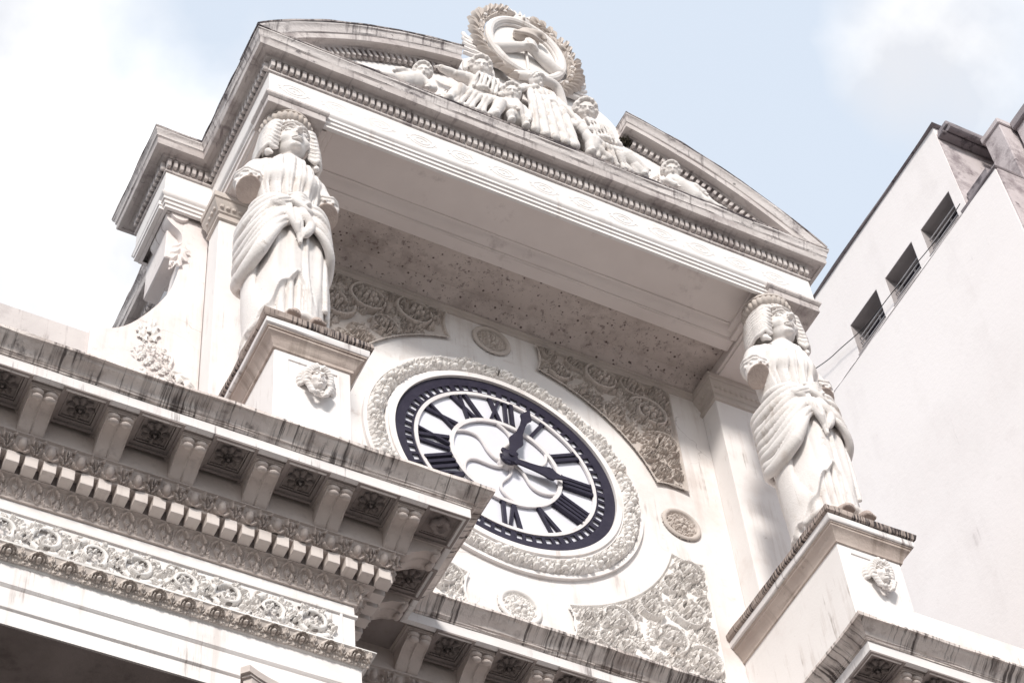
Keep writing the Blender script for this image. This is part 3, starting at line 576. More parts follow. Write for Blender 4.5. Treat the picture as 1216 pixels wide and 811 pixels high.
for sx in (-1, 1):
    xa, xb = sorted((sx*4.06, sx*5.22)); cx = (xa+xb)/2
    pd = obj('pedestal', merge(box((xa, -2.81, -6.42), (xb, -.005, -2.7), .012)), 'white', BK)
    pth = [(xa, -.003), (xa, -2.81), (xb, -2.81), (xb, -.003)]
    obj('cap_edge', sweep(pth, [(.0, -2.615), (.225, -2.61), (.25, -2.59), (.255, -2.49), (.235, -2.47), (-.3, -2.465)], .09, .006), 'capedge', pd)
    obj('cap_band', sweep(pth, [(0, -2.745), (.195, -2.74), (.21, -2.73), (.21, -2.62), (0, -2.618)], .15, .003), 'corona', pd)
    obj('cap_cove', sweep(pth, [(.0, -3.02), (.03, -3.015), (.035, -2.97), (.05, -2.95), (.07, -2.90), (.11, -2.84), (.15, -2.81), (.155, -2.775), (.175, -2.77), (.175, -2.747), (0, -2.746)], .2, .003), 'capcove', pd)
    obj('cap_top', box((xa-.1, -2.95, -2.52), (xb+.1, -.01, -2.468)), 'white', pd)
    fr = []
    for x0, x1, z0, z1 in ((-.37, .37, -3.18, -3.14), (.37, .41, -5.3, -3.14), (-.41, -.37, -5.3, -3.14)): fr.append(box((cx+x0, -2.83, z0), (cx+x1, -2.8, z1), .006))
    obj('panel_moulding', merge(*fr), 'white', pd)
    put('mask', MK, pd, (cx+.04, -2.81, -3.60), sc=(.76, .8, .8))
    obj('plinth', xf(lathe([(0, 0), (.66, 0), (.66, .08), (.62, .1), (0, .1)], 40), (0, 0, -2.468), sc=(.95, .82, 1)), 'statue', pd, ((-4.86 if sx < 0 else 4.53), -2.2, 0))

# ---- lower entablature (breaks forward under both statues)
LP = [(-14, -2.89), (-4.11, -2.89), (-4.11, -1.0), (4.11, -1.0), (4.11, -2.89), (11.85, -2.89)]
LC = obj('lower_cornice', sweep(LP, [(.4, -6.69), (1.10, -6.692), (1.118, -6.70), (1.118, -6.862), (1.06, -6.872), (1.04, -6.862), (1.02, -6.80), (.47, -6.80), (.47, -7.165), (.3, -7.17)], .4, .002), 'corona', BK)
obj('cymatium', sweep(LP, [(.9, -6.695), (1.12, -6.694), (1.135, -6.69), (1.135, -6.672), (1.155, -6.668), (1.155, -6.65), (1.175, -6.645), (1.18, -6.63), (1.20, -6.605), (1.245, -6.57), (1.30, -6.545), (1.33, -6.52), (1.345, -6.508), (1.37, -6.505), (1.372, -6.462), (1.34, -6.452), (.6, -6.43)], .13, .006), 'cyma', LC)
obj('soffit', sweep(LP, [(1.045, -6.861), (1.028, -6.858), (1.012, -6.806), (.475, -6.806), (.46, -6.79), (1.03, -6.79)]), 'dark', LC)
obj('bed_band', sweep(LP, [(.46, -6.80), (.482, -6.806), (.482, -7.155), (.46, -7.16)]), 'modil', LC)
def ball(c, r, n=10): return xf(lathe([(math.sin(t)*1., -math.cos(t)) for t in np.linspace(.05, PI-.05, 7)], n), c, sc=r)
mp_ = [(0, 0), (.46, 0), (.47, -.14), (.43, -.17), (.36, -.165), (.26, -.185), (.16, -.25), (.08, -.335), (.03, -.37), (0, -.372)]
lobe = xf(bevel(prism(mp_, -.083, .083), .018), rz=-PI/2)
mod = merge(xf(lobe, (-.084, 0, 0)), xf(lobe, (.084, 0, 0)), box((-.225, -.55, -.035), (.225, 0, .0), .008), box((-.20, -.535, -.065), (.20, 0, -.034), .008), box((-.175, -.52, -.085), (.175, 0, -.064), .006),
            *[ball((x, -.475, -.125), (.082, .055, .038)) for x in (-.085, .085)], *[ball((x, -.45, -.185), (.072, .05, .036)) for x in (-.078, .078)])
fm = [(-8.525+.9525*k) for k in range(-4, 6)]
mids = [-2.74+.9133*k for k in range(0, 7)]
mpl = [((x, -3.36, -6.806),) for x in fm]+[((-3.64, y, -6.806), PI/2) for y in (-3.24, -2.29)]+[((x, -1.47, -6.806),) for x in mids]+[((-fm[-1]+.95*k, -3.36, -6.806),) for k in range(0, 5)]+[((3.64, y, -6.806), -PI/2) for y in (-3.24, -2.29)]
row('modillion', mod, 'modil', LC, mpl)
def ringbox(h0, h1, z0, z1):   # square frame seen from below
    a_, b_ = h0, h1; return merge(box((-a_, -a_, z0), (a_, -b_, z1)), box((-a_, b_, z0), (a_, a_, z1)), box((-a_, -b_, z0), (-b_, b_, z1)), box((b_, -b_, z0), (a_, b_, z1)))
cof = merge(ringbox(.285, .25, -.075, 0), ringbox(.25, .205, -.04, 0), ringbox(.195, .18, -.022, 0))
R = Relief(-.19, .19, -.19, .19, .013); R.flower(0, 0, .18, .075, 8, 0); R.bud(0, 0, .06, .10); R.bud(0, 0, .03, .12)
q = R.w(0, 0, .19); e = np.hypot(q[1], q[2]); R.up(q[0], .07*np.exp(-((e-.078)/.012)**2))
ros = xf(R.geo(R.h > .004), rx=PI/2)
cpl = [((x+.476, -3.72, -6.806),) for x in fm]+[((-3.28, y, -6.806),) for y in (-2.765,)]+[((x+.457, -1.83, -6.806),) for x in mids[:-1]]+[((-fm[-1]-.476+.95*k, -3.72, -6.806),) for k in range(0, 5)]+[((3.28, -2.765, -6.806),)]
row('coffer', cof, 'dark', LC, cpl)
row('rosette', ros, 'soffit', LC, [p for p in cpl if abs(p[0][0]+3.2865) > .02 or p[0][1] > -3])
F = Field((-.2, -.2, -.14), (.2, .2, .03), .013)
for i in range(7):
    aa = i*.9; F.ell((.09*math.cos(aa), .09*math.sin(aa), -.03), (.06, .045, .045), .02, (0, 0, -aa))
F.ell((.05, .03, -.06), (.07, .06, .05), .01, cut=True); F.ell((-.06, -.05, -.05), (.05, .04, .05), .01)
obj('broken_rosette', F.mesh(), 'dark', LC, (-3.286, -3.72, -6.806))['label'] = 'crumbled rosette at the broken corner of the cornice'

# egg-and-dart
obj('ovolo', sweep(LP, [(.3, -7.16), (.49, -7.165), (.49, -7.19), (.45, -7.20), (.42, -7.27), (.36, -7.36), (.30, -7.40), (.36, -7.405), (.365, -7.415), (.35, -7.43), (.2, -7.435)], .4, .002), 'modil', LC)
R = Relief(-.18, .18, -.125, .12, .0125)
sl, X, Z = R.w(0, 0, .25)
e = np.sqrt((X/.056)**2+((Z-.0)/.085)**2); R.up(sl, np.where(e < 1, .07*np.sqrt(np.clip(1-e*e, 0, 1)), 0))
e2 = np.sqrt((X/.118)**2+((Z-.03)/.145)**2); R.up(sl, .095*np.exp(-((e2-1)/.12)**2)*(Z < .1)); R.up(sl, .02*np.exp(-((e2-.8)/.05)**2)*(Z < .1))
for sx in (-1, 1):
    R.leaf(sx*.178, .10, -PI/2, .21, .032, .09, 1); R.leaf(sx*.17, -.1, PI/2+sx*.5, .16, .024, .07, 2)
egg = xf(R.geo(), rx=math.radians(31))
eo, ez = .405, -7.285
def along(out, z, sp, spm=None):
    spm = spm or sp; P = []
    x = -4.11+out-sp*.5
    while x > -12: P.append(((x, -2.89-out, z),)); x -= sp
    y = -2.89-out+sp*.5
    while y < -1.0-out: P.append(((-4.11+out, y, z), PI/2)); y += sp
    x = -4.11+out+sp*.5
    while x < 4.11-out: P.append(((x, -1.0-out, z),)); x += sp
    y = -2.89-out+sp*.5
    while y < -1.0-out: P.append(((4.11-out, y, z), -PI/2)); y += sp
    x = 4.11-out+sp*.5
    while x < 8: P.append(((x, -2.89-out, z),)); x += sp
    return P
row('egg_ornament', egg, 'modil', LC, [p for p in along(eo, ez, .36)])
bd = ball((0, 0, 0), (.018, .014, .014), 6)
# dentils
obj('dentil_band', sweep(LP, [(.05, -7.41), (.19, -7.415), (.19, -7.59), (.15, -7.58), (.1, -7.58)]), 'soffit', LC)  # dark bed colour paints the shade in the gaps between dentils
row('dentil', box((-.08, -.01, -.092), (.08, .17, .088), .005), 'dentil', LC, along(.365, -7.503, .228))
# leaf-and-tongue band
obj('leaf_bed', sweep(LP, [(-.1, -7.585), (.20, -7.592), (.20, -7.61), (.15, -7.62), (.085, -7.70), (.03, -7.79), (.035, -7.82), (.03, -7.84), (-.1, -7.845)], .4, .002), 'modil', LC)
R = Relief(-.115, .115, -.125, .12, .0115); sl, X, Z = R.w(0, 0, .25)
e = np.sqrt((X/.085)**2+((Z-.0)/.115)**2); R.up(sl, .08*np.exp(-((e-1)/.14)**2)*(Z > -.1)); R.leaf(0, .1, -PI/2, .2, .035, .05, 2); R.leaf(-.06, -.12, 1.9, .13, .03, .045, 2); R.leaf(.06, -.12, 1.25, .13, .03, .045, 2); R.leaf(.113, .11, -PI/2, .22, .02, .04, 1); R.leaf(-.113, .11, -PI/2, .22, .02, .04, 1)
row('leaf_ornament', xf(R.geo(), rx=math.radians(25)), 'modil', LC, along(.085, -7.71, .23))
# frieze with its scrolling foliage
FZ = obj('lower_frieze', sweep(LP, [(-.3, -7.845), (0, -7.85), (0, -8.02), (.03, -8.022), (.03, -8.055), (.0, -8.058), (0, -8.735), (-.3, -8.74)], .5, .002), 'white', BK)
rng = np.random.default_rng(21)
x0, x1 = -12, -4.36
R = Relief(x0, x1, -.30, .30, .0125)
for tr in range(0): R.leaf(rng.uniform(x0+.1, x1-.1), rng.uniform(-.24, .24), rng.uniform(0, 6.28), rng.uniform(.12, .22), rng.uniform(.035, .055), rng.uniform(.06, .10), 3)
xx = np.arange(x0, x1, .01); k = 0; x = x1-.3
R.stroke(np.stack([xx, .2*np.sin((xx-x1)*PI/.56)], 1), .03, .03, .06)
while x > x0+.2:
    sg = 1 if k % 2 else -1; v_ = lambda: rng.uniform(-.06, .06)
    for q, (dx_, dz_, an, ln) in enumerate(((-.30, -.22, 2.5, .26), (-.28, -.2, 1.6, .24), (-.22, -.24, .55, .24), (-.36, .16, 4.3, .24), (-.27, .2, 3.6, .22), (-.2, .24, 5.6, .22))):
        R.leaf(x+dx_+v_()*.5, dz_*sg, sg*an+v_()*4, ln, .085, .075, 3)
    T = np.linspace(0, 1, 70); an = PI*.5*sg+.5+v_()*5+sg*2*PI*1.3*T; rd = .235*(1-.62*T)
    for q in range(7): aa = sg*q*.9+v_()*3; R.leaf(x+.13*math.cos(aa), .13*math.sin(aa), aa+sg*.9, .17, .06, .07, 2)
    R.stroke(np.stack([x+rd*np.cos(an), -.01*sg+rd*np.sin(an)], 1), .045, .03, .085)
    for q in range(5): aa = PI*.5*sg+.5+sg*(.5+1.1*q); R.leaf(x+.2*math.cos(aa), .2*math.sin(aa), aa+sg*1.1, .15, .05, .1, 2)
    R.flower(x, 0, .085, .11, 5, k); R.flower(x-.28, v_(), .07, .09, 5, k*.7)
    x -= .56; k += 1
R.h *= np.clip((.275-np.abs(R.z))/.02, 0, 1)[None, :]
v, f = R.geo(R.h > .003)
obj('foliage_carving', (v, f), 'reliefwhite', FZ, (0, -2.888, -8.37), sharp=0)
fq = np.array(v); kq = {i for i in range(len(fq)) if fq[i, 0] < -8}; v2 = fq*(-1, 1, 1); obj('foliage_carving', (v2, [q for q in f if not any(i in kq for i in q)]), 'reliefwhite', FZ, (0, -2.888, -8.37), sharp=0)
obj('frieze_frame', merge(box((-14, -2.915, -8.70), (-4.28, -2.88, -8.665), .004), box((-4.315, -2.916, -8.70), (-4.28, -2.88, -8.05), .004)), 'white', FZ)
# palmette band and architrave
AR = obj('lower_architrave', sweep(LP, [(-1.3, -8.95), (.052, -8.955), (.052, -9.265), (.045, -9.27), (.035, -9.285), (.02, -9.30), (.018, -9.325), (.018, -9.59), (.03, -9.595), (.03, -9.61), (-.0, -9.625), (-.0, -9.845), (-1.3, -9.85)], .6, .002), 'white', BK)
obj('palmette_bed', sweep(LP, [(-.1, -8.735), (.19, -8.74), (.19, -8.765), (.155, -8.775), (.12, -8.85), (.07, -8.93), (.08, -8.945), (.06, -8.965), (-.1, -8.97)], .4, .003), 'reliefwhite', AR)
R = Relief(-.18, .18, -.115, .115, .0115); sl, X, Z = R.w(0, 0, .25)
for rr in (.10, .065): R.up(sl, .075*np.exp(-((np.sqrt((X/.95)**2+((Z+.02)/1.0)**2)-rr)/.012)**2)*(Z > -.045))
for sx in (-1, 1):
    for rr in (.10, .065): R.leaf(sx*rr*.95, -.045, -PI/2+sx*.35, .075, .016, .06, 1)
R.leaf(0, -.09, PI/2, .12, .03, .09, 1); R.bud(0, .0, .03, .09)
for sx in (-1, 1):
    R.leaf(sx*.178, -.06, PI/2, .16, .04, .06, 2); R.leaf(sx*.16, -.08, PI/2+sx*.7, .1, .025, .05, 1); R.bud(sx*.1, -.085, .028, .05)
for q in range(9): R.leaf(-.16+.04*q, -.115, PI/2, .05, .014, .035, 1)
row('palmette', xf(R.geo(), rx=math.radians(26)), 'relief', AR, [p for p in along(.135, -8.85, .36) if abs(p[0][0]) > 3.8 and len(p) == 1])
obj('architrave_soffit', box((-14, -2.88, -9.858), (-4.12, -.9, -9.847)), 'soffit', AR)  # thin dark sheet, shade of the architrave underside painted in its colour
obj('architrave_soffit', box((4.12, -2.88, -9.858), (11.8, -.9, -9.847)), 'soffit', AR)  # same painted underside shade, right-hand side
# columns under the projecting parts: only the corner of one abacus shows
ab = []
for i in range(4):
    aa = i*PI/2; ca, sa = math.cos(aa), math.sin(aa)
    side = [(-.72, -.80)]+[(x, -.80+.17*(1-(x/.72)**2)) for x in np.linspace(-.6, .6, 9)]+[(.72, -.80)]
    ab += [(ca*x-sa*y, sa*x+ca*y) for x, y in side]
def slab(poly, z0, z1, s=1.):
    v, f = prism([(x*s, y*s) for x, y in poly], 0, 1); return np.stack([v[:, 0], v[:, 2], z0+(z1-z0)*v[:, 1]], 1), f
for sx in (-1, 1):
    cl_ = obj('column', xf(lathe([(.62, -31+.0), (.62, -30.4), (.55, -30.3), (.55, -22), (.47, -11.2), (.52, -11.15), (.52, -11.05), (.46, -11.0)], 40), (0, 0, 9.87)), 'white', BK, (sx*4.92, -2.56, -9.87))
    obj('abacus', merge(slab(ab, -.10, 0), slab(ab, -.13, -.10, .96), slab(ab, -.22, -.13, .93)), 'modil', cl_, (sx*4.92, -2.56, -9.86))
    bell = [lathe([(.46, -1.2), (.46, -.9), (.5, -.6), (.6, -.3), (.68, -.22)], 32)]
    for q in range(8):
        lf = tube(spl([(0, -.47, -1.15), (0, -.53, -.8), (0, -.66, -.6), (0, -.7, -.68)], 10), [.1, .13, .14, .14, .13, .12, .1, .08, .06, .03], 8, .4); bell.append(xf(lf, rz=q*PI/4))
        vt = tube(spl([(0, -.5, -.75), (0, -.62, -.4), (0, -.78, -.3), (0, -.8, -.4)], 10), .05, 6); bell.append(xf(vt, rz=q*PI/4+PI/8))
    obj('capital', merge(*bell), 'relief', cl_, (sx*4.92, -2.56, -9.86))

# ================================================================== the clock
CK = thing('clock', 'large round white clock face with Roman numerals in a dark navy ring', 'clock', (0, -.02, -2.03))
obj('dial', xf(front(lathe([(0, 0), (2.035, 0), (2.035, .03), (0, .03)], 128)), (0, 0, 0)), 'dial', CK)
obj('outer_ring', annulus(1.835, 2.028, -.075, -.05, 160), 'navy', CK)
obj('minute_ring', annulus(1.675, 1.71, -.074, -.052, 160), 'navy', CK)
g0 = box((-.03, -.073, 1.705), (.03, -.053, 1.845))
me = mesh('minute_bar', g0, 'navy', 0); me5 = mesh('minute_bar', box((-.052, -.0735, 1.705), (.052, -.0525, 1.845)), 'navy', 0)
for i in range(60): put('minute_bar', me5 if i % 5 == 0 else me, CK, (0, 0, 0), 0, 2*PI*i/60)
obj('chapter_ring', annulus(1.605, 1.672, -.09, -.05, 160), 'ring', CK)
obj('inner_ring', annulus(.96, 1.035, -.09, -.05, 128), 'ring', CK)
def strokes(txt):
    W = {'I': .115, 'V': .27, 'X': .29}; tot = sum(W[ch] for ch in txt); x = -tot/2; gs = []
    z0, z1 = 1.035, 1.60
    def bar(xa, xb, wd): gs.append(prism([(xa-wd/2, z0), (xa+wd/2, z0), (xb+wd/2, z1), (xb-wd/2, z1)], -.085-.004*len(gs), -.033))
    for ch in txt:
        m_ = x+W[ch]/2
        if ch == 'I': bar(m_, m_, .064)
        if ch == 'V': bar(m_, m_-.085, .072); bar(m_+.012, m_+.10, .05)
        if ch == 'X': bar(m_+.085, m_-.085, .072); bar(m_-.09, m_+.09, .05)
        for zz in ((z0, z0+.022), (z1-.022, z1)):
            if ch == 'I': gs.append(box((m_-.052, -.083, zz[0]), (m_+.052, -.034, zz[1])))
        x += W[ch]
    return merge(*gs)
for i, s_ in enumerate(('XII', 'I', 'II', 'III', 'IIII', 'V', 'VI', 'VII', 'VIII', 'IX', 'X', 'XI')):
    put('numeral', mesh('numeral', strokes(s_), 'navy', 0), CK, (0, 0, 0), 0, 2*PI*i/12)
for i in range(6):
    aa = 2*PI*i/6+.35; P = []
    for t in np.linspace(0, 1, 22):
        r = .10+.87*t; ph = aa+1.15*math.sin(t*PI*.95)*(.55)+.5*t; P.append((r*math.sin(ph), -.062, r*math.cos(ph)))
    obj('scroll_rib', tube(P, .03, 8), 'ring', CK)
obj('centre_boss', front(lathe([(.16, .03), (.16, .06), (.12, .12), (.06, .14), (.06, .2), (0, .2)], 24)), 'ring', CK)
def hand(pts, y0, y1): return bevel(prism([(x, z) for x, z in pts]+[(-x, z) for x, z in pts[::-1]], y0, y1), .008)
hm = [(.05, -.2), (.05, .1), (.06, .2), (.075, .34), (.12, .42), (.135, .50), (.10, .60), (.055, .74), (.05, 1.0), (.055, 1.16), (.11, 1.25), (.105, 1.31), (.05, 1.38), (.012, 1.53)]
hh = [(.05, -.16), (.05, .1), (.06, .18), (.065, .42), (.10, .56), (.105, .66), (.16, .74), (.15, .82), (.07, .87), (.04, .97), (.012, 1.08)]
put('minute_hand', mesh('minute_hand', hand(hm, -.225, -.195), 'navy'), CK, (0, 0, 0), 0, math.radians(18.3))
put('hour_hand', mesh('hour_hand', hand(hh, -.185, -.155), 'navy'), CK, (0, 0, 0), 0, math.radians(93))
hub = [front(lathe([(.14, .14), (.14, .235), (.10, .25), (.05, .26), (.05, .285), (0, .29)], 24))]
for i in range(4): hub.append(xf(front(lathe([(.05, .195), (.05, .232), (.03, .24), (0, .24)], 12)), (.15*math.sin(i*PI/2+.8), 0, .15*math.cos(i*PI/2+.8))))
obj('hand_hub', merge(*hub), 'navy', CK)

# ================================================================== the two caryatids
def statue_mesh():
    F = Field((-1.0, -.95, .06), (1.0, .75, 6.2), .018)
    sl, X, Y, Z = F.win((-1, -.95, .06), (1, .75, 5.1)); X, Y, Z = np.broadcast_arrays(X, Y, Z)
    zt = [.06, .5, 1.4, 2.2, 2.8, 3.1, 3.3, 3.6, 4.1, 4.45, 4.7, 4.88, 5.05]
    rx = np.interp(Z, zt, [.58, .54, .55, .57, .57, .53, .49, .53, .56, .60, .50, .33, .14]); ry = np.interp(Z, zt, [.54, .50, .51, .52, .50, .45, .42, .46, .50, .50, .46, .36, .14])
    th = np.arctan2(X, -Y); rho = np.sqrt((X/rx)**2+(Y/ry)**2); d = (rho-1)*np.minimum(rx, ry)*.92
    hem = np.interp(th, [-3.2, -1.7, -1.3, -.95, -.65, -.4, -.15, .0, .08, .2, .26, 3.2], [.2, .22, .34, .60, .92, 1.22, 1.46, 1.54, 1.50, 1.30, .1, .1])+.05*np.sin(th*11)
    up = 1/(1+np.exp(-(Z-hem)/.022)); zone = np.clip((3.2-Z)/.3, 0, 1)
    d -= zone*up*(.08+.045*np.exp(-((Z-hem)/.05)**2))
    f1 = np.sin(th*15+1.2*np.sin(th*3.1)+.35*Z)+.45*np.sin(th*26+2-.3*Z); d -= zone*(1-up)*.085*(np.abs(np.sin(th*9+.8*np.sin(th*3.1)+.2*Z))**.7-.6)
    ph = (X*1.0+.30*(Z-1.5)*np.clip(1-np.abs(X), 0, 1))*13+2.4*np.sin(Z*1.4)
    d -= zone*up*(.06*(np.abs(np.sin(ph*.62))**.6-.6)+.016*np.sin(ph*1.7))*np.clip((Z-.6)/.6, 0, 1)
    d -= zone*up*.026*np.exp(-((th-.30-.08*np.sin(Z*2))/.09)**2)*(Z > .3)-zone*up*.024*np.exp(-((th-.14)/.06)**2)
    d -= zone*up*.03*np.exp(-((th-.55-.05*Z)/.13)**2)
    ch = np.clip((Z-3.15)/.2, 0, 1)*np.clip((4.85-Z)/.25, 0, 1)
    pc = X*(1.25-.2*(Z-3.3))*30+1.6*np.sin(Z*2.2+X*3)+5*np.abs(X)*(Z-3.6)*np.sign(X)
    d -= ch*(.075*(np.abs(np.sin(pc*.5))**.7-.6)+.03*(np.abs(np.sin(pc*.93+1.5*Z))**.7-.6))*(Y < .3)
    F.d[sl] = d.astype(np.float32)
    for s in (-1, 1):
        F.ell((s*.22, -.33, 4.15), (.24, .2, .24), .12)                         # chest
        F.ell((s*.50, .0, 4.55), (.26, .26, .22), .12)                          # shoulder
        A = Field((-1.0, -.95, .06), (1.0, .75, 6.2), .018); A.tube([(s*.56, .0, 4.5), (s*.68, -.05, 4.15), (s*.74, -.16, 3.5)], [.23, .23, .205], .02)
        q_, X, Y, Z = A.win((-1, -.95, 3), (1, .75, 4.6)); pl_c = ((Y+.14)*-.62+(Z-3.80)*-.785); A.d[q_] = np.maximum(A.d[q_], pl_c); F.join((slice(None),)*3, A.d, .03)
        for z_, r_2 in ((4.16, .235), (4.06, .24)):                              # sleeve hem
            P = [(s*(.665+.02)+r_2*math.cos(t), -.06+r_2*math.sin(t)*1., z_+.05*math.cos(t)*s+.02*math.sin(5*t)) for t in np.linspace(0, 2*PI, 26)]
            F.tube(P, .034+.008*np.sin(np.arange(26)*2.), .02)
        for i in range(6):
            t = i*PI/5+PI; F.ell((s*.68+.24*math.cos(t), -.07+.24*math.sin(t), 4.0), (.04, .04, .055), .015)
        # rolls of the mantle, swung round the hip
        n = 9 if s < 0 else 8; dr = .158 if s < 0 else .13
        for m in range(n):
            q = m/(n-1); o_ = .03*math.sin(m*2.4)
            P = [(s*(.05+.03*q), -.60+.02*q, 2.93-.05*m), (s*.34, -.60-.008*m+o_, 2.98-.075*m-.12*q), (s*(.575+.03*q), -.40-.014*m, 2.93-dr*m*.9), (s*(.70+.02*q+o_), -.04, 2.88-dr*m), (s*.68, .34, 2.88-dr*m*.9), (s*.3, .55, 2.88-dr*m*.8)]
            P = [(x_, y_, z_+.1) for x_, y_, z_ in P]; F.tube(P, [.035, .06, .08 if m < n-1 or s > 0 else .12, .08 if m < n-1 or s > 0 else .11, .075, .07], .001, 36)
        F.tube([(s*.02, -.47, 3.16), (s*.22, -.53, 3.14), (s*.45, -.42, 3.2), (s*.60, -.1, 3.24), (s*.4, .35, 3.2)], [.07, .10, .11, .1, .08], .012, 24)
    # hanging end on the right hip
    for q in range(5):
        P = [(.50+.04*q, -.40+.07*q, 2.4-.05*q), (.53+.04*q, -.43+.075*q, 2.0), (.53+.045*q, -.43+.075*q, 1.6), (.55+.04*q, -.42+.075*q, 1.25-.10*abs(q-2))]; F.tube(P, [.03, .05, .058, .04], .012, 14)
    # knot and its falling ends
    tb_, el_ = F.tube, F.ell; sh_ = np.array([-.17, .03, .12])
    kt = lambda P, *a_, **k_: tb_((np.array(P, float)+sh_), *a_, **k_); ke = lambda c_, *a_, **k_: el_(np.array(c_, float)+sh_, *a_, **k_)
    ke((.17, -.64, 2.95), (.22, .15, .15), .02, (0, -.2, 0))
    for q in range(5): kt([(-.02+.03*q, -.66-.03*q, 3.08-.02*q), (.16, -.80+.012*q, 3.0-.055*q), (.36-.02*q, -.66-.03*q, 3.0-.035*q)], .032, .006, 12)
    kt([(-.34, -.60, 2.72), (-.2, -.70, 2.78), (-.02, -.73, 2.84), (.12, -.74, 2.80), (.28, -.72, 2.74), (.42, -.62, 2.82), (.5, -.5, 2.9)], [.05, .09, .06, .06, .06, .06, .04], .010, 26)
    ke((-.2, -.66, 2.74), (.16, .1, .085), .012, (0, .25, 0)); kt([(-.36, -.7, 2.68), (-.18, -.78, 2.74), (-.04, -.78, 2.82)], .014, .006, 8, cut=True)
    for P, r in (([(-.02, -.68, 2.8), (-.04, -.73, 2.55), (.06, -.76, 2.32), (.12, -.73, 2.18)], [.05, .085, .085, .05]), ([(.14, -.68, 2.8), (.24, -.74, 2.58), (.34, -.72, 2.42), (.27, -.74, 2.22), (.2, -.74, 2.12)], [.05, .08, .085, .08, .05]), ([(.08, -.66, 2.8), (.13, -.72, 2.4), (.17, -.70, 2.0)], [.05, .085, .04])):
        kt(P, r, .006, 20)
    for P in ([(.0, -.84, 2.5), (.06, -.86, 2.3)], [(.26, -.83, 2.5), (.27, -.83, 2.3)], [(.15, -.82, 2.3), (.17, -.78, 2.06)]): kt(P, [.02, .045], .012, cut=True)
    # hem folds on the plinth, feet
    P = [(-.62, -.25, .2), (-.5, -.5, .26), (-.3, -.6, .3), (-.12, -.58, .36), (.08, -.66, .42), (.3, -.62, .34), (.52, -.45, .26), (.62, -.2, .2)]
    F.tube(P, .07, .02, 34)
    for s, x, y in ((-1, -.16, -.62), (1, .27, -.60)):
        F.ell((x, y, .2), (.15, .27, .13), .03, (0, 0, -.15*s))
        for i in range(5): F.ell((x-.09+.045*i, y-.22+.015*abs(i-1.5)-.02, .155), (.028, .055, .035), .01)
    # neck and head
    F.tube([(0, .0, 4.6), (0, -.08, 5.15)], [.23, .2], .06)
    F.ell((0, .12, 5.5), (.37, .32, .56), .04); F.ell((0, -.16, 5.52), (.305, .40, .46), .02); F.ell((0, -.26, 5.18), (.25, .255, .28), .08)
    for s in (-1, 1):
        F.ell((s*.175, -.40, 5.30), (.11, .10, .13), .07)
        F.ell((s*.135, -.575, 5.545), (.10, .075, .055), .04, cut=True); F.ell((s*.135, -.468, 5.535), (.07, .05, .044), .006)
        F.tube([(s*.055, -.515, 5.55), (s*.135, -.532, 5.59), (s*.225, -.47, 5.545)], .016, .008, 8); F.tube([(s*.06, -.512, 5.50), (s*.135, -.52, 5.48), (s*.22, -.47, 5.51)], .012, .008, 8)
        F.tube([(s*.045, -.545, 5.62), (s*.14, -.545, 5.665), (s*.26, -.44, 5.62)], .026, .03, 8)
        F.ell((s*.042, -.59, 5.345), (.03, .034, .026), .012); F.ell((s*.026, -.61, 5.318), (.014, .024, .018), .006, cut=True)
        # wavy hair
        for k in range(8):
            z_ = 5.84-.128*k; dx = .016*min(k, 5); ph_ = (k % 2)*.012
            P = [(s*(.265+.006*k), -.40+.012*k, z_+.05), (s*(.335+dx), -.41+.01*k, z_-.02+ph_), (s*(.405+dx), -.36, z_+.035), (s*(.465+dx), -.26, z_-.025+ph_), (s*(.49+dx), -.12, z_+.03), (s*(.49+dx), .06, z_-.02), (s*(.43+dx), .24, z_+.02), (s*.3, .36, z_)]
            for oz in (-.036, .036): F.tube([(x_, y_-.012*(oz < 0), z_2+oz+.008*math.sin(9*i_+k)) for i_, (x_, y_, z_2) in enumerate(P)], [.026, .043, .038, .046, .04, .045, .042, .04], .001, 48)
        F.tube([(s*.44, -.2, 4.92), (s*.46, -.3, 4.82), (s*.41, -.36, 4.74)], [.06, .055, .03], .004, 10)
    F.tube([(0, -.515, 5.65), (0, -.585, 5.5), (0, -.645, 5.375)], [.036, .038, .054], .03, 8)
    F.tube([(-.115, -.515, 5.205), (-.045, -.558, 5.225), (0, -.552, 5.216), (.045, -.558, 5.225), (.115, -.515, 5.205)], [.012, .026, .022, .026, .012], .008)
    F.tube([(-.10, -.51, 5.172), (0, -.552, 5.148), (.10, -.51, 5.172)], [.012, .034, .012], .01, 8); F.tube([(-.115, -.545, 5.192), (0, -.59, 5.189), (.115, -.545, 5.192)], .009, .005, 8, cut=True)
    F.ell((0, -.475, 5.02), (.10, .075, .08), .05)
    # headband and drawn-back hair above it
    F.tube([(.37*math.sin(t), -.06-.43*math.cos(t), 5.85+.05*math.cos(t)) for t in np.linspace(-2.2, 2.2, 28)], .03, .008)
    F.ell((0, -.0, 6.0), (.39, .42, .24), .03)
    for i in range(21):
        t = -2.1+4.2*i/20; F.tube([(.37*math.sin(t), -.04-.42*math.cos(t), 5.92), (.375*math.sin(t+.06), -.02-.41*math.cos(t+.06), 6.06), (.34*math.sin(t), -.0-.36*math.cos(t), 6.2)], .026, .006, 8)
    F.d[:, :, -1] = 1; F.d[:, :, 0] = 1
    return F.mesh()
sv, sf = statue_mesh()
sv = sv*np.array([.93, .96, 1.]); sv[:, 0] *= np.interp(sv[:, 2], [4.75, 4.95], [1, .96]); sv[:, 2] = np.interp(sv[:, 2], [0, 1.5, 3.1, 4.45, 4.95, 6.2], [0, 1.52, 3.42, 4.66, 5.24, 6.2])
SM = mesh('body', (sv, sf), 'statue', 0); SM.materials.append(M['raw'])
fc = np.array([sv[list(q)].mean(0) for q in sf])
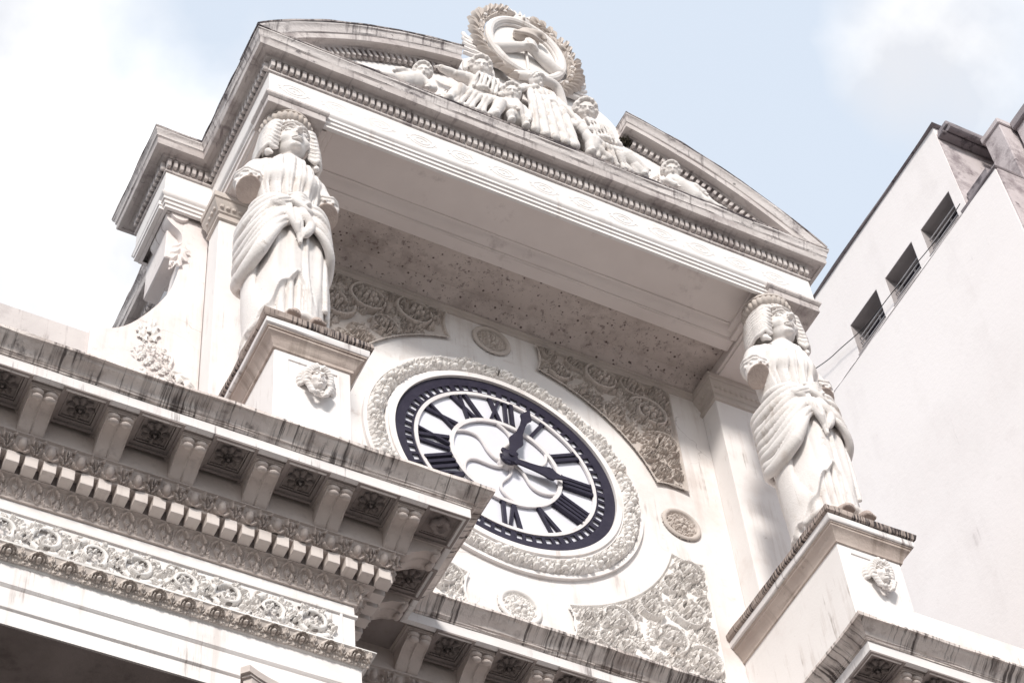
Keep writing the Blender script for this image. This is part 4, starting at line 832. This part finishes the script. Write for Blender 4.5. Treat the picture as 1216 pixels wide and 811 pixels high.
fz = np.interp(fc[:, 2], [0, 1.52, 3.42, 4.66, 5.24, 6.2], [0, 1.5, 3.1, 4.45, 4.95, 6.2]); cutd = np.abs((fc[:, 1]/.96+.14)*-.62+(fz-3.80)*-.785)
ft = (fc[:, 2] < .30) & (fc[:, 1] < -.62) & (np.abs(fc[:, 0]) < .46)
SM.polygons.foreach_set('material_index', (((cutd < .02) & (np.abs(fc[:, 0]) > .5) & (fz > 3.5)) | ft).astype(np.int32)); SM.update()
cush = lathe([(.30, 6.16), (.36, 6.165), (.375, 6.18), (.41, 6.20), (.435, 6.24), (.445, 6.29), (.435, 6.33), (.41, 6.355), (.44, 6.36), (.44, 6.405), (0, 6.405)], 132, lambda t, z: 1+(.10*abs(math.cos(14*t))**.6-.06 if 6.19 < z < 6.35 else 0))
CM = mesh('head_cushion', cush, 'relief', 40)
for x, y, lab in ((-4.86, -2.2, 'white stone woman statue without forearms, standing above the long cornice with brackets'), (4.47, -2.22, 'white stone woman statue without forearms, standing before the plain neighbouring wall')):
    st = thing('statue', lab, 'statue', (x, y, -2.372), 'caryatids carrying the pediment')
    put('body', SM, st, (x, y, -2.468)); put('head_cushion', CM, st, (x, y, -2.468))

# ================================================================== coat of arms and carved figures of the pediment
CA = thing('coat_of_arms', 'carved oval coat of arms with clasped hands inside a laurel wreath, topping the pediment', 'emblem', (-.05, -2.6, 8.0))
ec = (-.05, 9.42); ea, eb = .74, 1.0
def oval(t, s=1., y=-2.68): return (ec[0]+ea*s*math.sin(t), y, ec[1]+eb*s*math.cos(t))
obj('shield', merge(xf(front(lathe([(0, 0), (1, 0), (1, .1), (0, .12)], 64)), (ec[0], -2.58, ec[1]), sc=(ea, 1, eb))), 'reliefwhite', CA)
obj('shield_rim', merge(tube([oval(t, 1.0, -2.74) for t in np.linspace(0, 2*PI, 65)], .085, 10), tube([oval(t, .9, -2.71) for t in np.linspace(0, 2*PI, 65)], .035, 8)), 'statue', CA)
F = Field((-.95, -3.1, 8.5), (.9, -2.6, 10.4), .02)
F.tube([(-.68, -2.72, 9.02), (-.42, -2.78, 9.15), (-.12, -2.84, 9.30)], [.13, .12, .09], .03, 14); F.tube([(.56, -2.72, 8.98), (.32, -2.78, 9.12), (.05, -2.84, 9.28)], [.13, .12, .09], .03, 14)
F.ell((-.05, -2.87, 9.32), (.15, .1, .12), .04)
for i in range(4): F.tube([(-.13, -2.93, 9.41-.05*i), (-.02, -2.97, 9.40-.05*i), (.07, -2.92, 9.36-.05*i)], .03, .008, 6); 
F.tube([(.04, -2.9, 9.40), (-.05, -2.95, 9.47), (-.12, -2.92, 9.46)], .03, .01, 6)
FM = F.mesh(); obj('clasped_hands', FM, 'statue', CA)
obj('pike', tube([(-.05, -2.74, 8.6), (-.05, -2.74, 10.0)], .028, 8), 'statue', CA)
F = Field((-.5, -3.05, 9.5), (.5, -2.6, 10.3), .018)
F.ell((-.03, -2.78, 9.82), (.27, .14, .15), .03); F.ell((.02, -2.80, 9.95), (.2, .13, .13), .05); F.tube([(.1, -2.84, 9.98), (.26, -2.86, 10.0), (.33, -2.86, 9.90)], [.1, .075, .045], .03, 10); F.tube([(-.3, -2.86, 9.74), (-.03, -2.94, 9.70), (.25, -2.86, 9.74)], .035, .015, 12)
obj('liberty_cap', F.mesh(), 'relief', CA)
lfv = spl([(0, 0), (.05, .09), (.062, .18), (.035, .27), (0, .33)], 9)
leafp = [(x, z) for x, z in lfv]+[(-x, z) for x, z in lfv[::-1][1:-1]]
n = len(leafp); v = [(x, -.02-.025*math.sin(z/.33*PI), z) for x, z in leafp]+[(0, -.075, .02+.29*i/4) for i in range(5)]
lv = np.array([(x, -.005, z) for x, z in leafp]+[(x*.55, -.05-.03*math.sin(z/.33*PI), .03+z*.82) for x, z in leafp]+[(0, -.055, .15)])
lf_ = [(i, (i+1) % n, n+(i+1) % n, n+i) for i in range(n)]+[(n+i, n+(i+1) % n, 2*n) for i in range(n)]
LM = mesh('laurel_leaf', (lv, lf_), 'relief', 50)
rng = np.random.default_rng(9)
for s in (-1, 1):
    for i in range(20):
        t = PI*.93-i*PI*.80/19
        for k, (dr, tw) in enumerate(((1.18, .25), (1.36, -.5), (1.28, .7))):
            p = oval(s*t, dr, -2.66-.05*rng.random()-.05*(k == 2)); ang = s*t-s*PI/2+s*(tw+.3*(rng.random()-.5))
            o = put('laurel_leaf', LM, CA, p, 0, ang, (1.05, 1.4, 1.0))
for s in (-1, 1):
    for i in range(9):
        t = PI*.9-i*PI*.78/8; obj('laurel_berry', ball(oval(s*t, 1.27, -2.76), (.05, .05, .05)), 'statue', CA)
obj('sun_disc', merge(ball((ec[0], -2.72, 10.52), (.2, .12, .2), 20), ball((ec[0], -2.84, 10.5), (.03, .04, .05), 8), ball((ec[0]-.07, -2.82, 10.57), (.03, .03, .02), 8), ball((ec[0]+.07, -2.82, 10.57), (.03, .03, .02), 8)), 'statue', CA)
ray = mesh('sun_ray', merge(prism([(-.045, .18), (.045, .18), (.03, .34), (.0, .46), (-.03, .34)], -.05, .03)), 'statue', 0)
for i in range(15): put('sun_ray', ray, CA, (ec[0], -2.68-.02*(i % 2), 10.5), 0, -1.75+3.5*i/14)
for s in (-1, 1):
    rb = []
    for k in range(5):
        P = spl([(ec[0]+s*.35, -2.66, 8.52+.03*k), (ec[0]+s*(.6+.05*k), -2.68, 8.40+.1*k), (ec[0]+s*(.95+.05*k), -2.67, 8.42+.15*k), (ec[0]+s*(1.25-.01*k), -2.62, 8.52+.19*k)], 12); rb.append(tube(P, [.045]*3+[.06]*6+[.045]*3, 7, .9))
    obj('ribbon', merge(*rb), 'statue', CA)

def figure(F, P, fat=1., dress=True):
    """P: joints; head, neck, chest, pelvis, knees, feet, shoulders, elbows, hands"""
    hd = np.array(P['head']); hr = P.get('hr', .19)*1.05; tl = P.get('tilt', .75); yw = P.get('yaw', -.3)
    fw = np.array([math.sin(yw)*math.cos(tl), -math.cos(yw)*math.cos(tl), -math.sin(tl)]); rt = np.array([math.cos(yw), math.sin(yw), 0]); uu = np.cross(rt, -fw); uu = uu if uu[2] > 0 else -uu
    at = lambda x, y, z: hd+hr*(x*rt+y*fw+z*uu)
    F.ell(hd, (hr*.8, hr*.85, hr*.9), .03); F.ell(at(0, .3, -.35), (hr*.58,)*3, .05); F.ell(at(0, .5, -.72), (hr*.2,)*3, .04)
    F.tube([at(0, .85, .15), at(0, 1.08, -.2)], [hr*.09, hr*.15], .015)
    for s in (-1, 1):
        F.ell(at(s*.33, .95, .1), (hr*.16,)*3, .03, cut=True); F.ell(at(s*.33, .73, .08), (hr*.13,)*3, .005); F.tube([at(s*.12, .86, .27), at(s*.55, .68, .27)], hr*.07, .02, 5); F.ell(at(s*.42, .6, -.3), (hr*.22,)*3, .04)
    F.tube([at(-.27, .80, -.45), at(0, .92, -.52), at(.27, .80, -.45)], hr*.05, .008, 7, cut=True); F.tube([at(-.2, .82, -.56), at(0, .93, -.64), at(.2, .82, -.56)], hr*.06, .01, 7)
    for i in range(15):
        t = -2.0+4.0*i/14
        for q, (o_, rr_) in enumerate(((.28, .80), (-.1, .92), (-.5, .85))): F.ell(at(rr_*math.sin(t), o_+.08*(i % 2), .12+.88*math.cos(t)), (hr*.2, hr*.24, hr*.2), .01)
    F.tube([hd+(0, 0, -hr*.6), P['neck']], hr*.42, .03); hr = P.get('hr', .19); F.tube([P['neck'], P['chest'], P['pelvis']], [hr*.75*fat, hr*1.2*fat, hr*1.15*fat], .06, 10)
    for s in 'lr':
        F.tube([P['chest'], P[s+'sh']], [hr*.9, hr*.62], .05); F.tube([P[s+'sh'], P[s+'el'], P[s+'ha']], [hr*.6, hr*.44, hr*.3], .03); F.ell(P[s+'ha'], (hr*.33,)*3, .03)
        ha = np.array(P[s+'ha']); dv = ha-np.array(P[s+'el']); dv = dv/np.linalg.norm(dv)
        for k in range(4): F.tube([ha, ha+dv*hr*.45+np.array([0, (k-1.5)*.03, (k-1.5)*.045])], hr*.1, .01)
        F.tube([P['pelvis'], P[s+'kn'], P[s+'fo']], [hr*.9, hr*.7, hr*.4] if dress else [hr*.7, hr*.5, hr*.3], .05); F.ell(P[s+'fo'], (hr*.4, hr*.6, hr*.3), .04)
    if dress:
        pv, lk, rk, lf2, rf2 = [np.array(P[k], float) for k in ('pelvis', 'lkn', 'rkn', 'lfo', 'rfo')]
        for i in range(9):
            q = i/8; k_ = lk*(1-q)+rk*q+(0, -.05, 0); f_2 = lf2*(1-q)+rf2*q; F.tube([pv+((q-.5)*.3, -.1, 0), k_, (k_+f_2)/2+(.03*math.sin(i*3), .0, 0), f_2], [.035, .055, .045, .055], .008, 14)
        nk, cs_ = np.array(P['neck'], float), np.array(P['chest'], float)
        for i in range(6):
            q = (i-2.5)/2.5; F.tube([nk+(q*.12, -.08, -.05), cs_+(q*.2, -hr*1.35, 0), pv+(q*.22, -hr*1.3, .05)], .03, .02, 8)
        F.tube([pv+(-.26, -.1, .12), pv+(0, -.3, .08), pv+(.26, -.1, .12)], .05, .02, 8)
ry_ = -2.72
def carve(name, label, cat, lo, hi, P, cell=.02, extra=None, **kw):
    F = Field((lo[0], -3.25, lo[1]), (hi[0], -2.52, hi[1]), cell); figure(F, P, **kw)
    if extra: extra(F)
    q_, X, Y, Z = F.win((lo[0], -3.3, lo[1]), (hi[0], -2.5, P['neck'][2]-.12))
    wv = X+.12*np.sin(3.1*Z+2*X)+.25*(Z-6.5)*(X-P['pelvis'][0]); am = .020 if kw.get('dress', True) else .012
    F.d[q_] -= am*(np.abs(np.sin(15*wv+2*np.sin(4*Z+3*X)))**.7-.6)*np.clip((P['neck'][2]-.12-Z)/.2, 0, 1)
    F.d[:, -1] = 1; F.d[:, 0] = 1; F.d[:, :, 0] = 1
    loc = ((lo[0]+hi[0])/2, -2.75, 5.76); t = thing(name, label, cat, loc, 'figures carved on the pediment')
    obj('body', F.mesh(), 'statue', t, sharp=0)
def ex(F):
    for i in range(5): F.tube([(-.35+.1*i, -2.9, 7.5), (-.4+.16*i, -3.0, 6.8), (-.42+.2*i, -2.98, 5.8)], [.06, .08, .09], .02, 12)
    F.tube([(-.5, -2.75, 8.1), (-.2, -2.95, 7.9), (.25, -2.9, 7.95), (.45, -2.75, 7.6)], .09, .03, 14)
carve('sculpture', 'carved standing robed figure with bent arms below the oval emblem, middle of the pediment group', 'sculpture', (-1.0, 5.7), (1.05, 8.6),
      dict(head=(-.2, -2.92, 7.82), hr=.155, yaw=.9, tilt=.9, neck=(-.1, -2.78, 7.78), chest=(-.08, -2.76, 7.45), pelvis=(0, -2.74, 6.95), lsh=(-.38, -2.78, 7.62), lel=(-.62, -2.86, 7.25), lha=(-.25, -2.98, 7.45), rsh=(.25, -2.78, 7.6), rel=(.5, -2.86, 7.2), rha=(.62, -2.9, 6.85), lkn=(-.22, -2.92, 6.4), lfo=(-.28, -2.9, 5.82), rkn=(.25, -2.86, 6.4), rfo=(.3, -2.88, 5.82)), extra=ex)
def ex1(F):
    F.tube([(-1.66, -2.86, 7.3), (-1.6, -2.84, 7.6), (-1.38, -2.86, 7.74), (-1.14, -2.86, 7.58), (-1.1, -2.84, 7.25)], [.05, .075, .08, .075, .05], .01, 18)
    F.tube([(-1.05, -2.7, 7.4), (-.7, -2.75, 7.2), (-.5, -2.7, 7.35)], .12, .03, 10)
carve('sculpture', 'carved veiled woman seated left of the emblem, arm stretched towards a small cherub', 'sculpture', (-2.3, 5.7), (-.45, 8.1),
      dict(head=(-1.38, -2.92, 7.42), hr=.21, neck=(-1.26, -2.78, 7.28), chest=(-1.3, -2.76, 6.98), pelvis=(-1.4, -2.74, 6.45), lsh=(-1.58, -2.78, 7.1), lel=(-1.86, -2.84, 6.98), lha=(-2.14, -2.84, 7.0), rsh=(-1.0, -2.78, 7.1), rel=(-.85, -2.9, 6.8), rha=(-1.05, -2.98, 6.6), lkn=(-1.85, -2.9, 6.3), lfo=(-2.1, -2.88, 5.85), rkn=(-1.1, -2.96, 6.25), rfo=(-1.2, -2.94, 5.82)), extra=ex1)
carve('sculpture', 'carved curly haired child between the seated veiled woman and the standing robed figure', 'sculpture', (-1.15, 5.7), (-.35, 7.2),
      dict(head=(-.86, -3.02, 6.72), hr=.18, neck=(-.78, -2.92, 6.58), chest=(-.78, -2.88, 6.4), pelvis=(-.76, -2.88, 6.12), lsh=(-.95, -2.9, 6.48), lel=(-1.02, -2.98, 6.25), lha=(-.85, -3.06, 6.15), rsh=(-.6, -2.9, 6.48), rel=(-.5, -2.98, 6.25), rha=(-.55, -3.02, 6.05), lkn=(-.9, -3.0, 5.98), lfo=(-.9, -2.98, 5.8), rkn=(-.62, -3.0, 5.98), rfo=(-.6, -2.98, 5.8)), cell=.02, dress=False)
def ex2(F):
    F.tube([(.55, -2.9, 7.1), (.6, -3.0, 6.6), (.75, -2.98, 6.15), (1.1, -2.95, 5.9)], [.05, .09, .1, .08], .02, 14); F.tube([(1.35, -2.8, 6.6), (1.7, -2.85, 6.45), (1.95, -2.85, 6.2), (1.9, -2.85, 5.9)], [.1, .08, .06, .03], .02, 12)
    for i in range(4): F.tube([(1.75+.06*i, -2.85, 6.3), (1.85+.07*i, -2.86, 6.1+.05*i)], .025, .01)
carve('sculpture', 'carved smiling figure with wavy hair seated right of the emblem, leaning on its arm', 'sculpture', (.3, 5.7), (2.2, 8.05),
      dict(head=(.78, -2.94, 7.34), hr=.22, neck=(.9, -2.8, 7.16), chest=(.92, -2.77, 6.86), pelvis=(1.05, -2.75, 6.35), lsh=(.6, -2.78, 7.0), lel=(.48, -2.9, 6.65), lha=(.75, -3.0, 6.55), rsh=(1.2, -2.78, 6.98), rel=(1.42, -2.86, 6.68), rha=(1.2, -2.96, 6.55), lkn=(.8, -2.98, 6.2), lfo=(.72, -2.94, 5.84), rkn=(1.5, -2.92, 6.25), rfo=(1.85, -2.88, 5.86)), extra=ex2)
for nm, sx, lab in (('cherub', -1, 'small carved cherub reclining in the left end of the pediment'), ('cherub', 1, 'small carved cherub reclining in the right end of the pediment')):
    x = sx*2.62; j = lambda a_, y, z: (x+sx*a_, y, z)
    carve('sculpture', lab, 'sculpture', (min(x-sx*.5, x+sx*1.2), 5.7), (max(x-sx*.5, x+sx*1.2), 7.0),
          dict(head=(x-sx*.08, -2.84, 6.56), hr=.17, neck=j(.0, -2.78, 6.36), chest=j(.08, -2.76, 6.22), pelvis=j(.35, -2.76, 6.0), lsh=j(-.1, -2.8, 6.28), lel=j(-.25, -2.88, 6.05), lha=j(-.12, -2.94, 5.92), rsh=j(.2, -2.8, 6.3), rel=j(.35, -2.9, 6.22), rha=j(.5, -2.92, 6.1), lkn=j(.62, -2.84, 6.02), lfo=j(.85, -2.84, 5.84), rkn=j(.6, -2.86, 5.9), rfo=j(.95, -2.84, 5.82)), cell=.02, dress=False)

CA.location.x -= .14*K; CA.location.z -= .10*K; CA.scale = (1.06, 1, .99)
# ================================================================== the neighbouring building
NB = thing('neighbour_building', 'plain white rendered neighbouring building with three small barred windows', 'building', (12, 3, GZ))
def slabyz(x0, x1, polys):
    return merge(*[np_(p, x0, x1) for p in polys])
def np_(p, x0, x1):
    v, f = prism(p, 0, 1); return np.stack([x0+(x1-x0)*v[:, 1], v[:, 0], v[:, 2]], 1), f
obj('lower_wall', box((11.96, -2.62, GZ), (20, 12, 13.08)), 'nbr', NB)
wins = [(-1.16, .03, 13.17, 14.26), (.41, 1.57, 13.17, 14.31), (1.94, 3.12, 13.17, 14.36)]
ys = [-1.46]+[y for w_ in wins for y in w_[:2]]+[12]; pc = []
for i in range(0, len(ys)-1, 2): pc.append(box((12.0, ys[i], 13.0), (12.5, ys[i+1], 16.62)))
for y0, y1, z0, z1 in wins: pc.append(box((12.0, y0-.001, z1), (12.5, y1+.001, 16.62))); pc.append(box((12.0, y0-.001, 13.0), (12.5, y1+.001, z0)))
obj('upper_wall', merge(*pc), 'nbr', NB)
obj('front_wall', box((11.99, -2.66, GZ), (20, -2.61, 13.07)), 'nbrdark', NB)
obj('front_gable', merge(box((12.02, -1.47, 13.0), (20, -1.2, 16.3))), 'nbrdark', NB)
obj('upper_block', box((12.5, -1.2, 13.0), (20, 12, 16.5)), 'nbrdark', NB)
obj('coping', merge(sweep([(11.96, 12), (11.96, -1.52), (20, -1.52)], [(-.3, 16.625), (.015, 16.625), (.03, 16.635), (.025, 16.66), (0, 16.67), (-.3, 16.67)], .3, .010)), 'coping', NB)
obj('gutter', merge(box((12.05, -1.85, 16.25), (20, -1.475, 16.42), .02), tube([(12.1, -1.8, 16.2), (20, -1.8, 16.2)], .1, 10), box((12.0, -1.7, 16.1), (20, -1.475, 16.2), .02)), 'coping', NB)
obj('ledge', merge(sweep([(11.96, 12), (11.96, -1.3)], [(-.1, 13.07), (.012, 13.07), (.02, 13.09), (.0, 13.11), (-.1, 13.115)], .25, .008)), 'nbr', NB)
obj('parapet_cap', merge(sweep([(11.96, -1.3), (11.96, -2.64), (20, -2.64)], [(-.3, 13.085), (.015, 13.085), (.03, 13.10), (.03, 13.15), (.01, 13.165), (-.3, 13.17)], .3, .012), box((12.1, -2.3, 13.3), (12.35, -1.5, 13.7), .02)), 'coping', NB)
for y0, y1, z0, z1 in wins:
    wd = obj('window', merge(box((12.42, y0, z0), (12.5, y1, z0+.06)), box((12.42, y0, z1-.06), (12.5, y1, z1)), box((12.42, y0, z0), (12.5, y0+.06, z1)), box((12.42, y1-.06, z0), (12.5, y1, z1)), box((12.43, (y0+y1)/2-.03, z0), (12.49, (y0+y1)/2+.03, z1))), 'reveal', NB)
    obj('pane', box((12.455, y0+.03, z0+.03), (12.475, y1-.03, z1-.03)), 'glass', wd)
    for k in range(5): obj('bar', tube([(12.16, y0-.0, z0+.06+.17*k), (12.16, y1+.0, z0+.06+.17*k)], .02, 6), 'bar', wd)
    obj('reveal', merge(box((12.005, y0-.01, z0-.002), (12.45, y0+.012, z1+.002)), box((12.005, y1-.012, z0), (12.45, y1+.01, z1)), box((12.005, y0, z1-.012), (12.45, y1, z1+.01)), box((11.96, y0, z0-.03), (12.45, y1, z0+.012))), 'reveal', wd)
T2 = thing('rooftop_block', 'taller stained wall and chimney rising behind the corner of the white neighbouring building', 'building', (14.5, -4, GZ))
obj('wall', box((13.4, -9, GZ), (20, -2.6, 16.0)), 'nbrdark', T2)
obj('coping', box((13.3, -9.1, 15.75), (20, -2.55, 16.05), .03), 'coping', T2)
obj('chimney', merge(box((13.0, -2.5, 13.0), (13.9, -1.9, 16.0), .02), box((12.95, -2.55, 15.9), (13.95, -1.85, 16.1), .02)), 'nbrdark', T2)
# cable slung along the wall
P = spl([(11.86, 6.5, 15.4), (11.86, 4.34, 14.18), (11.88, 3.48, 13.87), (11.88, 2.46, 13.53), (11.88, 1.37, 13.44), (11.88, 0.01, 13.26), (11.88, -.67, 13.2), (11.9, -1.4, 13.32)], 60)
tag(obj('cable', tube([tuple(p) for p in P], .012, 6), 'cable'), 'thin black cable sagging along the white neighbouring wall below its windows', 'cable')

# ================================================================== weeds rooted in the cornice joints
def weed(loc, n, h, label, seed):
    r2 = np.random.default_rng(seed); V = []; Fc = []
    for i in range(n):
        aa = r2.uniform(0, 2*PI); ln = h*r2.uniform(.4, 1); sp = r2.uniform(.2, .9); bx, by = r2.normal(0, .03, 2); w_ = .012
        pts = [np.array([bx, by, -.05]), np.array([bx+sp*ln*.4*math.cos(aa), by+sp*ln*.4*math.sin(aa), ln*.55]), np.array([bx+sp*ln*math.cos(aa), by+sp*ln*math.sin(aa), ln*(1-.5*sp)])]
        s_ = np.array([-math.sin(aa), math.cos(aa), 0])*w_; k = len(V)
        V += [pts[0]-s_, pts[0]+s_, pts[1]-s_*1.6, pts[1]+s_*1.6, pts[2]]; Fc += [(k, k+1, k+3, k+2), (k+2, k+3, k+4)]
        for q in range(3):
            c_ = pts[1]*(1-q/3)+pts[2]*q/3+r2.normal(0, .03, 3); k = len(V); V += [c_+r2.normal(0, .022, 3) for _ in range(4)]; Fc.append((k, k+1, k+2, k+3))
    tag(obj('weed', (np.array(V), Fc), 'plant', None, loc, sharp=0), label, 'plant')
weed((1.80, -2.62, 7.36), 34, .15, 'small weed rooted at the inner end of the right arched cornice', 4)
